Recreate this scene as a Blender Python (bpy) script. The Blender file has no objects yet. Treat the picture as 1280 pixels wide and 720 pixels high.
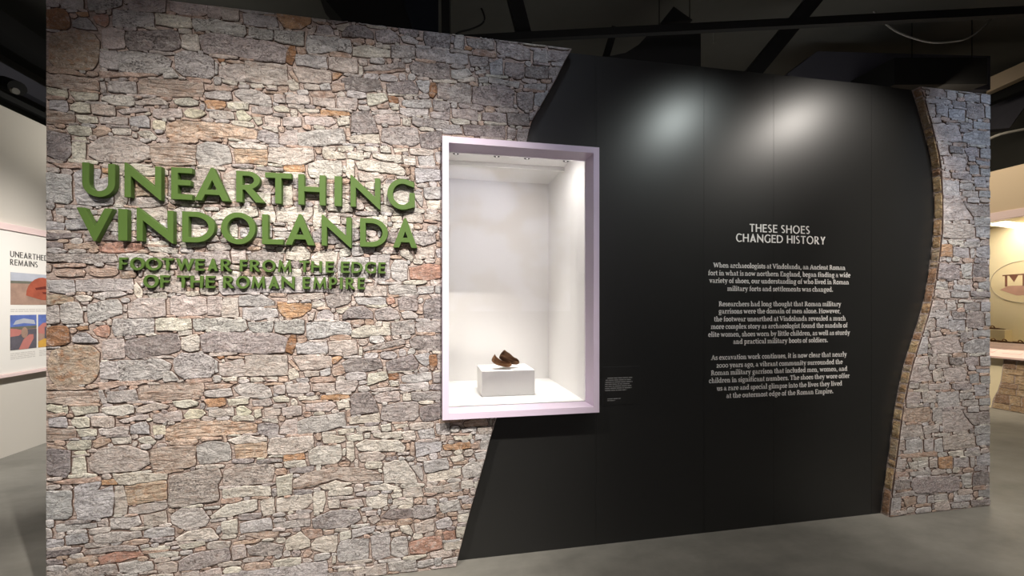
import bpy, bmesh, math, random
from mathutils import Vector, noise
random.seed(7)
S = bpy.context.scene
COL = S.collection

# ------------------------------------------------------------------ camera
FPX, CX, CY, EYE = 515.0, 640.0, 383.0, 1.55
YAW = math.atan(FPX / 2760.0)
cam = bpy.data.cameras.new('camera')
cam.sensor_width = 36.0
cam.lens = FPX / 1280.0 * 36.0
cam.shift_y = (CY - 360.0) / 1280.0
cam.clip_start = 0.02
cam_ob = bpy.data.objects.new('camera', cam)
cam_ob.location = (0, 0, EYE)
cam_ob.rotation_euler = (math.pi / 2, 0, -YAW)
COL.objects.link(cam_ob)
S.camera = cam_ob

def at(px, py, t):
    """point of the room seen at pixel (px,py), t metres ahead of the camera"""
    u = (px - CX) / FPX
    return Vector(((u * math.cos(YAW) + math.sin(YAW)) * t, (math.cos(YAW) - u * math.sin(YAW)) * t,
                   EYE + (CY - py) / FPX * t))

# ------------------------------------------------------------------ light and exposure
S.view_settings.view_transform = 'Standard'
S.view_settings.look = 'None'
S.view_settings.exposure = 0.0
S.view_settings.gamma = 1.0
S.view_settings.use_curve_mapping = False
w = bpy.data.worlds.new('world'); S.world = w
w.use_nodes = True
w.node_tree.nodes['Background'].inputs[0].default_value = (1.0, 0.96, 0.9, 1)
w.node_tree.nodes['Background'].inputs[1].default_value = 0.10

def spot(name, loc, target, power, angle, blend=1.0, color=(1, 1, 1), radius=0.05):
    l = bpy.data.lights.new(name, 'SPOT')
    l.energy = power; l.spot_size = math.radians(angle); l.spot_blend = blend
    l.color = color; l.shadow_soft_size = radius
    o = bpy.data.objects.new(name, l)
    o.location = loc
    o.rotation_euler = (Vector(target) - Vector(loc)).to_track_quat('-Z', 'Y').to_euler()
    COL.objects.link(o)
    return o

def area(name, loc, target, power, sx, sy, color=(1, 1, 1)):
    l = bpy.data.lights.new(name, 'AREA')
    l.shape = 'RECTANGLE'; l.size = sx; l.size_y = sy; l.energy = power; l.color = color
    o = bpy.data.objects.new(name, l)
    o.location = loc
    o.rotation_euler = (Vector(target) - Vector(loc)).to_track_quat('-Z', 'Y').to_euler()
    COL.objects.link(o)
    return o

WARM = (1.0, 0.93, 0.85)
COOL = (0.72, 0.84, 1.0)
spot('title_spotlight', (0.7, -0.3, 4.7), (-0.70, 2.5, 0.95), 1300, 47, 1.0, WARM, 0.04)
spot('title_spotlight_b', (-1.7, -0.2, 4.7), (-0.80, 2.5, 0.95), 840, 50, 1.0, WARM, 0.04)
spot('cool_spotlight', (0.2, 0.7, 4.5), (0.5, 2.5, 2.7), 60, 56, 1.0, COOL, 0.05)
spot('text_spotlight', (3.485, 1.5, 3.42), (2.75, 2.53, 1.8), 105, 96, 1.0, WARM, 0.06)
spot('text_spotlight_b', (2.2, 1.5, 3.32), (1.72, 2.53, 2.3), 48, 72, 1.0, (0.92, 1, 0.97), 0.06)
spot('slab_cool_spotlight', (4.0, 0.2, 4.9), (4.12, 2.5, 2.5), 250, 29, 1.0, (0.62, 0.77, 1.0), 0.05)
spot('slab_warm_spotlight', (2.6, -0.4, 4.4), (3.95, 2.5, 0.9), 640, 42, 1.0, WARM, 0.05)
spot('floor_spotlight', (2.3, 0.2, 5.2), (2.4, 1.0, 0.0), 120, 85, 1.0, (1, 0.95, 0.86), 0.15)  # added fill light for the floor before the wall
spot('floor_fill_b', (5.2, 1.0, 5.2), (5.2, 1.4, 0.0), 120, 85, 1.0, (1, 0.94, 0.84), 0.15)  # second added floor fill, further right
spot('left_gallery_spotlight', (-1.4, 4.6, 4.6), (-4.35, 5.1, 0.5), 1250, 54, 1.0, (1, 0.95, 0.9), 0.1)
area('right_gallery_light', (6.6, 4.9, 4.4), (8.4, 4.9, 2.4), 55, 1.6, 0.4, (1.0, 0.86, 0.68))
spot('apron_fill', (5.6, 4.3, 4.7), (8.4, 4.7, 0.2), 800, 30, 1.0, (1.0, 0.87, 0.70), 0.08)  # added lamp that brightens the apron under the label rail
spot('map_fill', (0.8, -1.0, 5.0), (0.8, -3.05, 2.9), 1500, 80, 1.0, WARM, 0.1)  # added lamp to make the map show in the showcase glass
spot('floor_fill_c', (-3.4, 1.2, 5.2), (-3.4, 2.6, 0.0), 90, 70, 1.0, (1, 0.95, 0.86), 0.15)  # added to brighten the floor at front left
area('left_roof_fill', (-3.4, 6.0, 3.3), (-4.6, 5.0, 5.4), 14, 1.5, 1.0, (1.0, 0.95, 0.86))  # added upward fill for the roof at upper left
area('roof_fill', (3.0, 4.2, 3.2), (3.0, 4.6, 6.0), 20, 6.0, 1.0, (1.0, 0.97, 0.92))  # added ceiling wash, out of sight behind the black wall

# ------------------------------------------------------------------ helpers
def rgb(r, g, b):
    f = lambda c: (c / 255 / 12.92) if c / 255 <= 0.04045 else ((c / 255 + 0.055) / 1.055) ** 2.4
    return (f(r), f(g), f(b), 1.0)

def mat(name, col, rough=0.6, spec=0.5, metal=0.0, var=0.0, scale=8.0, bump=0.0, bscale=60.0, stretch=(1, 1, 1)):
    m = bpy.data.materials.new(name); m.use_nodes = True
    nt = m.node_tree; b = nt.nodes['Principled BSDF']
    b.inputs['Base Color'].default_value = col
    b.inputs['Roughness'].default_value = rough
    b.inputs['Specular IOR Level'].default_value = spec
    b.inputs['Metallic'].default_value = metal
    if var or bump:
        tc = nt.nodes.new('ShaderNodeTexCoord'); mp = nt.nodes.new('ShaderNodeMapping')
        mp.inputs['Scale'].default_value = stretch
        nt.links.new(tc.outputs['Object'], mp.inputs[0])
    if var:
        n = nt.nodes.new('ShaderNodeTexNoise'); n.inputs['Scale'].default_value = scale
        n.inputs['Detail'].default_value = 6; n.inputs['Roughness'].default_value = 0.65
        nt.links.new(mp.outputs[0], n.inputs['Vector'])
        r = nt.nodes.new('ShaderNodeMapRange')
        r.inputs[1].default_value = 0.25; r.inputs[2].default_value = 0.75
        r.inputs[3].default_value = 1 - var; r.inputs[4].default_value = 1 + var
        nt.links.new(n.outputs[0], r.inputs[0])
        h = nt.nodes.new('ShaderNodeVectorMath'); h.operation = 'SCALE'
        h.inputs[0].default_value = col[:3]
        nt.links.new(r.outputs[0], h.inputs['Scale'])
        nt.links.new(h.outputs[0], b.inputs['Base Color'])
    if bump:
        n2 = nt.nodes.new('ShaderNodeTexNoise'); n2.inputs['Scale'].default_value = bscale
        n2.inputs['Detail'].default_value = 4
        nt.links.new(mp.outputs[0], n2.inputs['Vector'])
        bp = nt.nodes.new('ShaderNodeBump'); bp.inputs['Strength'].default_value = bump
        bp.inputs['Distance'].default_value = 0.01
        nt.links.new(n2.outputs[0], bp.inputs['Height'])
        nt.links.new(bp.outputs[0], b.inputs['Normal'])
    return m

def emissive(name, col, strength):
    m = bpy.data.materials.new(name); m.use_nodes = True
    b = m.node_tree.nodes['Principled BSDF']
    b.inputs['Base Color'].default_value = col
    b.inputs['Emission Color'].default_value = col
    b.inputs['Emission Strength'].default_value = strength
    return m

def obj(name, bm, m, parent=None, smooth=False, bevel=0.0, recalc=True):
    if recalc:
        bmesh.ops.recalc_face_normals(bm, faces=bm.faces)
    me = bpy.data.meshes.new(name); bm.to_mesh(me); bm.free()
    for q in (m if isinstance(m, (list, tuple)) else [m]):
        me.materials.append(q)
    if smooth:
        for p in me.polygons: p.use_smooth = True
    o = bpy.data.objects.new(name, me); COL.objects.link(o)
    if parent is not None: o.parent = parent
    if bevel:
        bv = o.modifiers.new('bevel', 'BEVEL'); bv.width = bevel; bv.segments = 2
        bv.limit_method = 'ANGLE'
    return o

def tag(o, label=None, cat=None, group=None, kind=None):
    if label: o['label'] = label
    if cat: o['category'] = cat
    if group: o['group'] = group
    if kind: o['kind'] = kind
    return o

def thing(name, label, cat, loc=(0, 0, 0), group=None):
    o = bpy.data.objects.new(name, None); o.empty_display_size = 0.05
    COL.objects.link(o)
    o.location = loc
    return tag(o, label, cat, group)

def place(o, parent):
    """keep world coordinates of a mesh built in room space under an Empty that stands at its own base"""
    o.parent = parent
    o.matrix_parent_inverse = __import__('mathutils').Matrix.Translation(-Vector(parent.location))
    return o

def box(bm, x0, x1, y0, y1, z0, z1, mi=0):
    v = [bm.verts.new(p) for p in ((x0, y0, z0), (x1, y0, z0), (x1, y1, z0), (x0, y1, z0),
                                   (x0, y0, z1), (x1, y0, z1), (x1, y1, z1), (x0, y1, z1))]
    for f in ((0, 1, 2, 3), (7, 6, 5, 4), (0, 4, 5, 1), (1, 5, 6, 2), (2, 6, 7, 3), (3, 7, 4, 0)):
        bm.faces.new([v[i] for i in f]).material_index = mi

def bx(*a):
    bm = bmesh.new(); box(bm, *a); return bm

def prism(bm, pts, d, mi=0):
    """closed solid from a polygon of 3-D points pushed by vector d"""
    a = [bm.verts.new(p) for p in pts]; b = [bm.verts.new(Vector(p) + Vector(d)) for p in pts]
    n = len(a)
    bm.faces.new(a).material_index = mi
    bm.faces.new(b[::-1]).material_index = mi
    for i in range(n):
        j = (i + 1) % n
        bm.faces.new((a[i], b[i], b[j], a[j])).material_index = mi

def beam(bm, p, q, wd, ht, up=(0, 0, 1)):
    p, q = Vector(p), Vector(q); d = (q - p).normalized()
    s = d.cross(Vector(up)).normalized(); u = s.cross(d).normalized()
    c = [s * wd / 2 + u * ht / 2, -s * wd / 2 + u * ht / 2, -s * wd / 2 - u * ht / 2, s * wd / 2 - u * ht / 2]
    prism(bm, [p + k for k in c], q - p)

def tube(bm, pts, r, n=8, cap=True):
    pts = [Vector(p) for p in pts]; rings = []
    for i, p in enumerate(pts):
        d = (pts[min(i + 1, len(pts) - 1)] - pts[max(i - 1, 0)]).normalized()
        a = Vector((0, 0, 1)) if abs(d.z) < 0.9 else Vector((1, 0, 0))
        s = d.cross(a).normalized(); u = s.cross(d)
        rr = r[i] if isinstance(r, (list, tuple)) else r
        rings.append([bm.verts.new(p + (s * math.cos(k * 2 * math.pi / n) + u * math.sin(k * 2 * math.pi / n)) * rr) for k in range(n)])
    for a, b in zip(rings, rings[1:]):
        for k in range(n):
            bm.faces.new((a[k], a[(k + 1) % n], b[(k + 1) % n], b[k]))
    if cap:
        bm.faces.new(rings[0][::-1]); bm.faces.new(rings[-1])

def smooth_path(pts, n=8):
    pts = [Vector(p) for p in pts]; out = []
    for i in range(len(pts) - 1):
        p0, p1, p2, p3 = pts[max(i - 1, 0)], pts[i], pts[i + 1], pts[min(i + 2, len(pts) - 1)]
        for k in range(n):
            t = k / n
            out.append(0.5 * ((2 * p1) + (p2 - p0) * t + (2 * p0 - 5 * p1 + 4 * p2 - p3) * t * t + (3 * p1 - p0 - 3 * p2 + p3) * t ** 3))
    out.append(pts[-1]); return out

# ------------------------------------------------------------------ materials
M = {}
M['black'] = mat('black_wall_paint', rgb(34, 34, 33), 0.37, 0.5, var=0.06, scale=1.5)
M['dark'] = mat('dark_ceiling_paint', rgb(86, 86, 82), 0.9, 0.2, var=0.1, scale=1.0)
M['darker'] = mat('black_steel', rgb(18, 18, 18), 0.7, 0.3)
M['blue_dark'] = mat('dark_duct_paint', rgb(20, 24, 32), 0.8, 0.2)
M['cable'] = mat('grey_cable', rgb(120, 118, 112), 0.6)
M['cream'] = mat('cream_wall_paint', rgb(205, 200, 190), 0.8, 0.2, var=0.02, scale=1.2)
M['tan'] = mat('warm_beige_paint', rgb(196, 178, 152), 0.8, 0.2, var=0.02, scale=1.2)
M['lilac'] = mat('pale_lilac_lacquer', rgb(224, 208, 226), 0.45, 0.3)
M['white'] = mat('white_case_lacquer', rgb(234, 232, 229), 0.6, 0.2)
M['pinkish'] = mat('pale_pink_board', rgb(226, 204, 200), 0.6, 0.2)
M['board'] = mat('printed_board_white', rgb(228, 225, 218), 0.6, 0.2)
M['green'] = mat('green_letter_paint', rgb(76, 101, 46), 0.55, 0.25, var=0.04, scale=4)
M['ink_white'] = mat('white_print', rgb(228, 226, 222), 0.6, 0.2)
M['ink_grey'] = mat('grey_print', rgb(150, 150, 148), 0.6, 0.2)
M['ink_dark'] = mat('dark_print', rgb(70, 66, 64), 0.6, 0.2)
M['ink_pale'] = mat('pale_grey_print', rgb(196, 192, 186), 0.6, 0.2)
M['lens'] = mat('black_downlight', rgb(20, 20, 24), 0.4)
M['leather'] = mat('old_brown_leather', rgb(122, 84, 52), 0.75, 0.3, var=0.4, scale=28, bump=0.6, bscale=90)
M['leather_dark'] = mat('dark_old_leather', rgb(96, 68, 46), 0.8, 0.2, var=0.4, scale=30, bump=0.5, bscale=80)
M['floor'] = mat('polished_concrete', rgb(121, 119, 112), 0.52, 0.35, var=0.34, scale=1.7, bump=0.05, bscale=30, stretch=(1, 1.6, 1))
STONES_LONG = """
b -1921,83 -1801,84 -1799,22 -1867,16 -1912,23
g -1798,84 -1544,94 -1543,39 -1610,30 -1705,24 -1792,23
w -1541,60 -1526,74 -1502,32 -1503,-3 -1523,-6 -1538,18
p -1490,88 -1305,112 -1301,16 -1367,25 -1472,32
m -1921,1609 -1861,1608 -1803,1596 -1804,1574 -1867,1559 -1921,1555
w -1795,1603 -1752,1610 -1721,1596 -1728,1579 -1781,1576 -1793,1584
g -1720,14 -1610,25 -1568,12 -1610,-2 -1693,-10 -1718,-4
w -1484,15 -1398,22 -1389,12 -1392,-9 -1466,-6
g -1921,1545 -1867,1552 -1866,1464 -1921,1458
g -1861,1555 -1827,1569 -1784,1569 -1769,1528 -1763,1463 -1850,1461 -1862,1488
s -1743,1555 -1681,1579 -1610,1590 -1592,1549 -1592,1511 -1658,1483 -1737,1461 -1746,1494
p -1565,1562 -1514,1590 -1395,1591 -1395,1499 -1466,1489 -1562,1490
s -1634,1483 -1453,1489 -1447,1409 -1538,1403 -1628,1394 -1634,1438
n -1921,1441 -1878,1451 -1830,1444 -1821,1366 -1838,1352 -1918,1347
b -1811,1393 -1786,1416 -1752,1419 -1705,1377 -1699,1364 -1769,1368 -1809,1369
r -1722,1429 -1681,1453 -1652,1452 -1652,1418 -1664,1387 -1705,1401
o -1798,1443 -1746,1453 -1743,1433 -1781,1426
p -1681,1370 -1634,1387 -1586,1383 -1583,1286 -1634,1277 -1678,1278
d -1577,1372 -1429,1398 -1367,1411 -1336,1400 -1320,1343 -1330,1315 -1367,1298 -1429,1293 -1550,1275 -1577,1299
m -1901,1327 -1798,1355 -1717,1343 -1693,1309 -1696,1227 -1711,1176 -1740,1153 -1878,1151 -1909,1192 -1909,1286
g -1690,1261 -1619,1269 -1604,1224 -1604,1169 -1687,1178
s -1616,1269 -1416,1275 -1367,1246 -1386,1183 -1429,1167 -1604,1162
w -1441,1482 -1404,1489 -1276,1483 -1270,1431 -1342,1420 -1386,1425 -1438,1423
p -1370,1605 -1248,1609 -1203,1591 -1202,1513 -1279,1495 -1330,1499 -1373,1513
w -1301,27 -1241,30 -1232,9 -1279,2 -1301,5
p -1194,1602 -1126,1602 -1126,1541 -1139,1495 -1197,1502
p -1123,1595 -1051,1599 -1048,1494 -1126,1491 -1129,1527
g -1142,107 -596,121 -596,31 -780,28 -956,25 -1126,10 -1139,35
g -1041,1610 -936,1614 -865,1578 -869,1552 -956,1549 -1041,1552
g -1025,1541 -862,1541 -848,1490 -956,1476 -1022,1480
s -1267,1481 -1152,1490 -1015,1476 -1005,1432 -1022,1414 -1126,1412 -1190,1427 -1248,1413 -1264,1442
s -999,1465 -875,1468 -879,1413 -956,1410 -995,1421
s -869,1468 -715,1478 -718,1400 -821,1401 -865,1409
w -1336,1418 -1273,1422 -1272,1399 -1333,1393
w -1320,1386 -1248,1401 -1235,1385 -1235,1313 -1279,1307 -1317,1322
q -1235,1392 -1171,1416 -1048,1407 -875,1402 -804,1379 -814,1294 -956,1293 -1048,1303 -1216,1306
s -1355,1273 -1317,1304 -1210,1295 -1165,1269 -1165,1190 -1184,1169 -1305,1166 -1348,1203
g -1162,1262 -1149,1254 -1149,1197 -1160,1194
p -1142,1240 -1022,1266 -1015,1171 -1074,1173 -1139,1182
p -1015,1284 -808,1283 -797,1172 -889,1167 -1012,1171
n -1152,1280 -1113,1286 -1113,1268 -1139,1261
g -1404,1204 -1367,1207 -1330,1160 -1404,1148
o -852,1571 -680,1567 -680,1534 -732,1493 -808,1484 -842,1523
p -801,1611 -614,1627 -607,1593 -739,1582 -797,1585
w -673,1571 -607,1582 -603,1545 -673,1541
q -607,1608 -472,1636 -465,1586 -486,1564 -565,1541 -593,1548
p -457,32 -400,40 -400,9 -450,5
p -392,63 -275,68 -275,6 -392,9
g -447,1598 -279,1602 -279,1560 -429,1560
g -267,72 -110,77 -106,30 -178,20 -260,22
g -102,58 -10,70 -7,31 -102,19
b -3,66 36,67 36,23 1,23
r -275,1595 -238,1602 -227,1568 -267,1560
q -215,1595 -110,1615 -98,1541 -110,1521 -200,1529
d -56,1588 36,1608 83,1604 83,1477 -56,1478 -68,1541
g -197,1514 -133,1521 -98,1494 -102,1478 -178,1483
q -341,1526 -260,1548 -215,1525 -200,1479 -267,1468 -327,1472
w -550,1533 -486,1552 -479,1545 -515,1507 -543,1515
d -515,1496 -479,1545 -400,1552 -352,1518 -349,1480 -429,1484 -515,1477
g -656,1478 -642,1519 -593,1533 -561,1503 -565,1477
p -691,1489 -656,1522 -673,1466 -694,1467
p -561,1503 -540,1511 -533,1477 -554,1477
s -701,1459 -579,1466 -472,1458 -465,1389 -543,1394 -614,1376 -698,1359 -705,1422
g -760,1349 -600,1350 -596,1286 -753,1289
p -589,1350 -439,1359 -432,1279 -501,1269 -586,1282
t -472,1469 -400,1476 -400,1449 -465,1446
w -461,1416 -385,1442 -256,1425 -253,1387 -385,1373 -461,1374
y -297,1460 -256,1456 -256,1433 -297,1435
w -334,1460 -301,1464 -301,1433 -334,1432
q -249,1456 -121,1471 -117,1393 -245,1383
q -110,1455 36,1466 83,1465 83,1398 -102,1396
q -403,1312 -178,1366 -170,1335 -290,1306 -400,1297
t -400,1289 -178,1328 -174,1316 -327,1284
w -425,1324 -407,1320 -407,1270 -421,1267
d -148,1354 -110,1377 36,1383 83,1378 83,1287 -26,1290 -133,1307
n -808,1349 -787,1390 -760,1389 -760,1341 -780,1282 -808,1298
p -777,1275 -649,1279 -575,1270 -572,1210 -649,1197 -739,1196
t -797,1246 -780,1253 -739,1192 -753,1193
o -568,1266 -511,1265 -543,1232 -568,1221
d -522,1231 -472,1257 -312,1249 -297,1195 -385,1175 -501,1174
d -279,1233 -133,1268 -95,1213 -110,1182 -267,1175
b -114,1268 -33,1278 -33,1211 -56,1196 -95,1229
n -33,1262 5,1269 13,1210 -10,1172 -33,1180
q 13,1265 83,1272 83,1173 17,1175
w -797,1201 -753,1208 -739,1155 -787,1142
p -718,1188 -638,1190 -638,1160 -712,1158
g -635,1189 -582,1203 -579,1169 -628,1159
t -572,1195 -508,1216 -501,1170 -565,1157
y -378,1167 -282,1172 -264,1140 -327,1112 -378,1098
n -264,1163 -208,1162 -208,1131 -260,1125
g -193,1146 -26,1164 -18,1117 -102,1108 -185,1111
q -10,1164 83,1161 83,1098 -10,1101
w -267,1183 -102,1182 -95,1176 -267,1165
k -1921,1119 -1855,1123 -1763,1116 -1699,1110 -1693,1055 -1821,1054 -1921,1062
t -1921,1156 -1821,1156 -1746,1126 -1821,1125 -1921,1132
t -1693,1155 -1610,1159 -1447,1171 -1429,1163 -1514,1142 -1610,1135 -1687,1120
g -1693,1103 -1676,1109 -1661,1050 -1681,1048
g -1658,1109 -1532,1118 -1523,1058 -1610,1052 -1655,1057
k -1517,1131 -1367,1147 -1216,1142 -1219,1099 -1222,1067 -1404,1053 -1514,1058
y -1921,1052 -1832,1044 -1830,1007 -1861,1008 -1921,1025
y -1818,1040 -1696,1042 -1699,1008 -1798,995
w -1681,1027 -1586,1040 -1544,1038 -1538,993 -1586,983 -1634,991 -1681,1010
p -1532,1017 -1441,1044 -1379,1024 -1386,1010 -1490,998 -1529,1000
t -1544,1043 -1502,1046 -1502,1037 -1532,1031
b -1909,994 -1835,990 -1830,946 -1838,936 -1909,943
y -1815,966 -1798,988 -1737,985 -1734,937 -1781,933 -1812,945
p -1728,986 -1628,984 -1625,928 -1676,928 -1725,937
p -1610,962 -1532,979 -1472,983 -1466,965 -1526,958 -1586,943
p -1453,985 -1367,992 -1320,997 -1317,947 -1404,941 -1429,935 -1453,947
k -1921,931 -1801,927 -1798,883 -1861,873 -1921,870
y -1795,924 -1705,922 -1702,888 -1781,882
p -1696,918 -1565,929 -1565,890 -1687,887
b -1556,931 -1484,949 -1469,927 -1469,881 -1553,886
Y -1453,926 -1395,926 -1398,874 -1453,877
y -1835,848 -1821,868 -1731,866 -1731,825 -1763,818 -1827,824
t -1720,858 -1693,877 -1652,871 -1640,853 -1670,834 -1705,823 -1720,831
w -1637,870 -1556,873 -1553,838 -1628,839
w -1526,860 -1466,871 -1435,841 -1447,824 -1514,839
y -1807,812 -1752,812 -1746,795 -1798,795
y -1809,782 -1752,785 -1752,696 -1812,697
d -1918,836 -1821,817 -1818,728 -1838,683 -1918,709
p -1737,777 -1681,821 -1562,828 -1472,787 -1466,724 -1526,694 -1693,692 -1734,722
k -1462,801 -1342,814 -1254,805 -1254,702 -1367,689 -1447,688 -1466,745
t -1917,857 -1861,840 -1838,828 -1912,839
w -1129,1168 -1051,1167 -1055,1144 -1120,1149
w -1045,1165 -1005,1164 -1009,1153 -1041,1152
w -989,1160 -929,1161 -912,1146 -956,1140 -986,1141
w -909,1161 -855,1163 -855,1148 -896,1149
t -848,1162 -801,1165 -801,1131 -845,1129
g -1213,1092 -1139,1107 -1084,1108 -1074,1068 -1152,1062 -1203,1066
t -1203,1127 -1126,1135 -1068,1126 -1087,1112 -1165,1108 -1210,1102
g -1068,1108 -1035,1132 -942,1129 -889,1101 -879,1057 -956,1054 -1022,1063 -1061,1086
p -872,1115 -814,1117 -814,1069 -869,1071
p -808,1121 -691,1124 -687,1072 -753,1067 -804,1072
y -1361,1045 -1279,1055 -1235,1039 -1241,1022 -1317,1011 -1348,1016
o -1216,1049 -1110,1055 -1113,1016 -1152,1009 -1197,1009
y -1100,1051 -1002,1047 -999,1018 -1094,1015
p -982,1036 -889,1046 -875,1013 -909,1001 -976,1003
y -875,1046 -821,1058 -791,1042 -794,1024 -869,1024
Y -1311,975 -1279,1002 -1222,996 -1203,977 -1235,954 -1298,950
p -1190,994 -1074,1003 -1068,960 -1152,957 -1190,962
Y -1058,1003 -1022,1012 -982,977 -995,960 -1048,955
y -976,981 -936,986 -929,949 -956,936
p -919,989 -842,993 -838,949 -916,949
p -828,992 -732,999 -729,947 -825,944
K -1392,902 -1342,934 -1126,937 -956,907 -962,860 -1048,858 -1139,856 -1254,844 -1392,845
w -932,935 -855,938 -848,905 -929,924
q -949,903 -916,916 -848,898 -848,843 -902,842 -952,863
p -842,879 -808,921 -753,933 -753,841 -842,846
g -1248,808 -1190,833 -1100,817 -1081,769 -1084,723 -1152,709 -1235,704 -1248,744
K -1068,801 -906,808 -909,722 -989,727 -1061,725
w -1100,827 -1022,847 -902,827 -906,811 -1061,806
p -896,823 -670,829 -663,765 -712,738 -821,730 -902,739
y -956,721 -916,722 -922,711 -956,714
p -670,1116 -557,1119 -554,1070 -621,1069 -670,1079
p -547,1127 -436,1134 -432,1108 -450,1066 -543,1070
w -753,1045 -642,1055 -638,1032 -739,1025
o -631,1051 -479,1052 -475,1030 -543,1025 -628,1025
p -712,1006 -572,1015 -550,991 -586,959 -649,966 -708,961
w -547,1010 -479,1015 -475,980 -508,974 -536,968
g -753,911 -663,936 -508,952 -497,875 -557,864 -649,842 -746,840
d -472,1018 -457,1055 -370,1063 -341,1013 -316,942 -472,935 -465,980
w -479,916 -319,939 -312,885 -400,882 -479,878
t -493,958 -475,961 -475,889 -492,890
p -363,1071 -260,1086 -200,1069 -312,1057
p -341,1047 -208,1061 -197,1003 -327,997 -341,1024
w -185,1041 -140,1047 -140,1000 -185,1002
q -133,1051 36,1048 83,1046 83,999 -102,999 -133,1012
q -301,973 -223,992 -102,991 -91,909 -117,886 -253,882 -304,904
d -87,959 36,985 83,979 83,900 -10,881 -72,872 -87,916
g -200,1100 -41,1106 -37,1070 -178,1056 -200,1069
q -30,1090 36,1095 83,1094 83,1054 -26,1062
w -264,1121 -204,1119 -208,1100 -256,1098
w -443,861 -323,866 -319,839 -436,838
w -543,851 -454,862 -454,839 -536,825
w -308,869 -253,870 -249,835 -304,834
w -238,866 -155,869 -152,853 -230,838
w -352,822 -193,828 -193,793 -282,787 -349,802
w -187,824 -117,824 -114,769 -178,773
g -98,823 -10,834 1,774 -87,772
g 5,861 83,861 83,789 13,797
w -493,818 -407,825 -400,786 -486,788
w -398,828 -363,830 -367,796 -396,794
w -624,830 -501,815 -497,785 -614,777
w -694,744 -649,764 -522,771 -518,695 -543,667 -684,665 -694,707
o -821,727 -718,735 -715,701 -821,697
w -821,694 -712,693 -705,663 -821,657
w -447,763 -385,786 -215,775 -170,734 -178,703 -282,718 -429,727
w -493,781 -457,778 -450,691 -465,665 -493,694
p -429,712 -327,717 -279,687 -297,665 -421,666
t -275,706 -223,706 -230,684 -275,679
b -114,758 36,753 36,697 -56,680 -110,668
t -140,763 -119,758 -119,676 -140,685
t -1895,668 -1775,678 -1686,672 -1686,652 -1855,649
o -1683,659 -1610,658 -1614,630 -1679,635
b -1922,623 -1815,614 -1812,487 -1835,470 -1922,478
b -1802,629 -1734,663 -1686,652 -1700,605 -1635,623 -1628,575 -1635,471 -1714,462 -1788,469 -1798,549
p -1624,623 -1589,628 -1568,521 -1575,473 -1624,478
w -1638,688 -1384,669 -1384,640 -1554,625 -1603,629
K -1582,619 -1391,633 -1387,534 -1498,527 -1561,521
p -1561,504 -1498,519 -1391,522 -1387,489 -1470,468 -1561,472
p -1494,458 -1391,473 -1387,411 -1441,400 -1491,409
g -1645,460 -1519,460 -1505,418 -1568,396 -1638,403
p -1703,445 -1659,461 -1655,417 -1700,417
g -1882,447 -1707,442 -1703,421 -1815,412 -1875,407
g -1922,435 -1902,433 -1895,385 -1922,380
b -1839,387 -1744,393 -1741,345 -1835,339
b -1922,376 -1849,372 -1849,337 -1922,337
g -1721,375 -1624,385 -1505,377 -1502,349 -1610,336 -1714,342
g -1494,376 -1427,390 -1355,379 -1351,341 -1455,336 -1491,348
d -1922,317 -1768,324 -1775,301 -1869,288 -1922,286
q -1761,300 -1638,318 -1526,303 -1512,285 -1666,289 -1755,283
r -1700,261 -1610,283 -1512,277 -1494,250 -1596,229 -1686,228
t -1842,269 -1707,270 -1693,244 -1829,240
g -1610,219 -1526,225 -1455,213 -1448,168 -1554,164 -1603,178
p -1437,199 -1362,207 -1340,188 -1344,147 -1427,153
d -1922,278 -1855,271 -1849,246 -1922,247
w -1505,288 -1376,291 -1376,270 -1498,275
w -1477,261 -1369,261 -1333,253 -1340,229 -1462,235
q -1922,215 -1624,220 -1610,179 -1734,169 -1922,176
g -1617,163 -1519,160 -1526,136 -1617,143
Q -1372,652 -1229,682 -1147,685 -1128,633 -1147,593 -1143,509 -1244,501 -1361,486 -1382,513
Q -1120,666 -1033,702 -878,683 -870,631 -885,581 -987,580 -1120,587
w -1124,566 -987,572 -889,568 -885,512 -987,517 -1128,516
w -862,613 -779,624 -779,508 -850,505
w -1180,428 -1109,481 -956,497 -952,441 -1079,419 -1177,411
w -940,483 -870,502 -866,412 -925,405
w -858,493 -678,504 -674,460 -702,427 -775,417 -854,415
g -1375,447 -1324,479 -1221,470 -1192,413 -1206,377 -1310,370 -1361,404
w -1132,390 -1056,400 -1052,324 -1124,327
g -1040,373 -885,392 -878,328 -1033,322
w -1346,329 -1295,356 -1184,366 -1139,307 -1229,308 -1339,307
w -1332,286 -1210,298 -1206,273 -1317,260
q -1335,204 -1258,237 -1094,248 -1086,184 -1244,152 -1332,150
p -1079,259 -1017,261 -1006,188 -1075,179
q -1002,234 -925,264 -822,232 -830,190 -917,182 -994,195
p -1324,137 -1240,143 -1236,101 -1324,104
p -1232,134 -1132,147 -1128,88 -1232,92
t -1048,323 -846,312 -854,278 -940,278
g -870,357 -743,366 -686,365 -686,326 -783,322 -866,335
k -773,589 -693,626 -554,642 -437,634 -301,589 -301,553 -429,540 -462,547 -537,575 -628,560 -749,531 -773,537
w -644,543 -554,569 -462,541 -512,528 -603,522
w -292,651 -179,661 -117,575 -100,519 -153,519 -288,534
w -665,511 -612,515 -603,462 -616,393 -669,398
w -591,457 -533,461 -529,412 -587,413
p -525,447 -412,455 -399,409 -521,416
w -386,461 -271,474 -271,407 -318,389 -382,412
q -677,364 -579,403 -437,395 -412,339 -496,299 -669,311
p -805,394 -693,401 -685,369 -797,371
w -805,264 -733,300 -685,243 -689,209 -757,199 -809,205
w -677,225 -644,261 -542,259 -550,163 -628,172 -677,195
t -612,292 -558,292 -562,270 -612,271
w -529,271 -471,283 -471,239 -529,227
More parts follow.
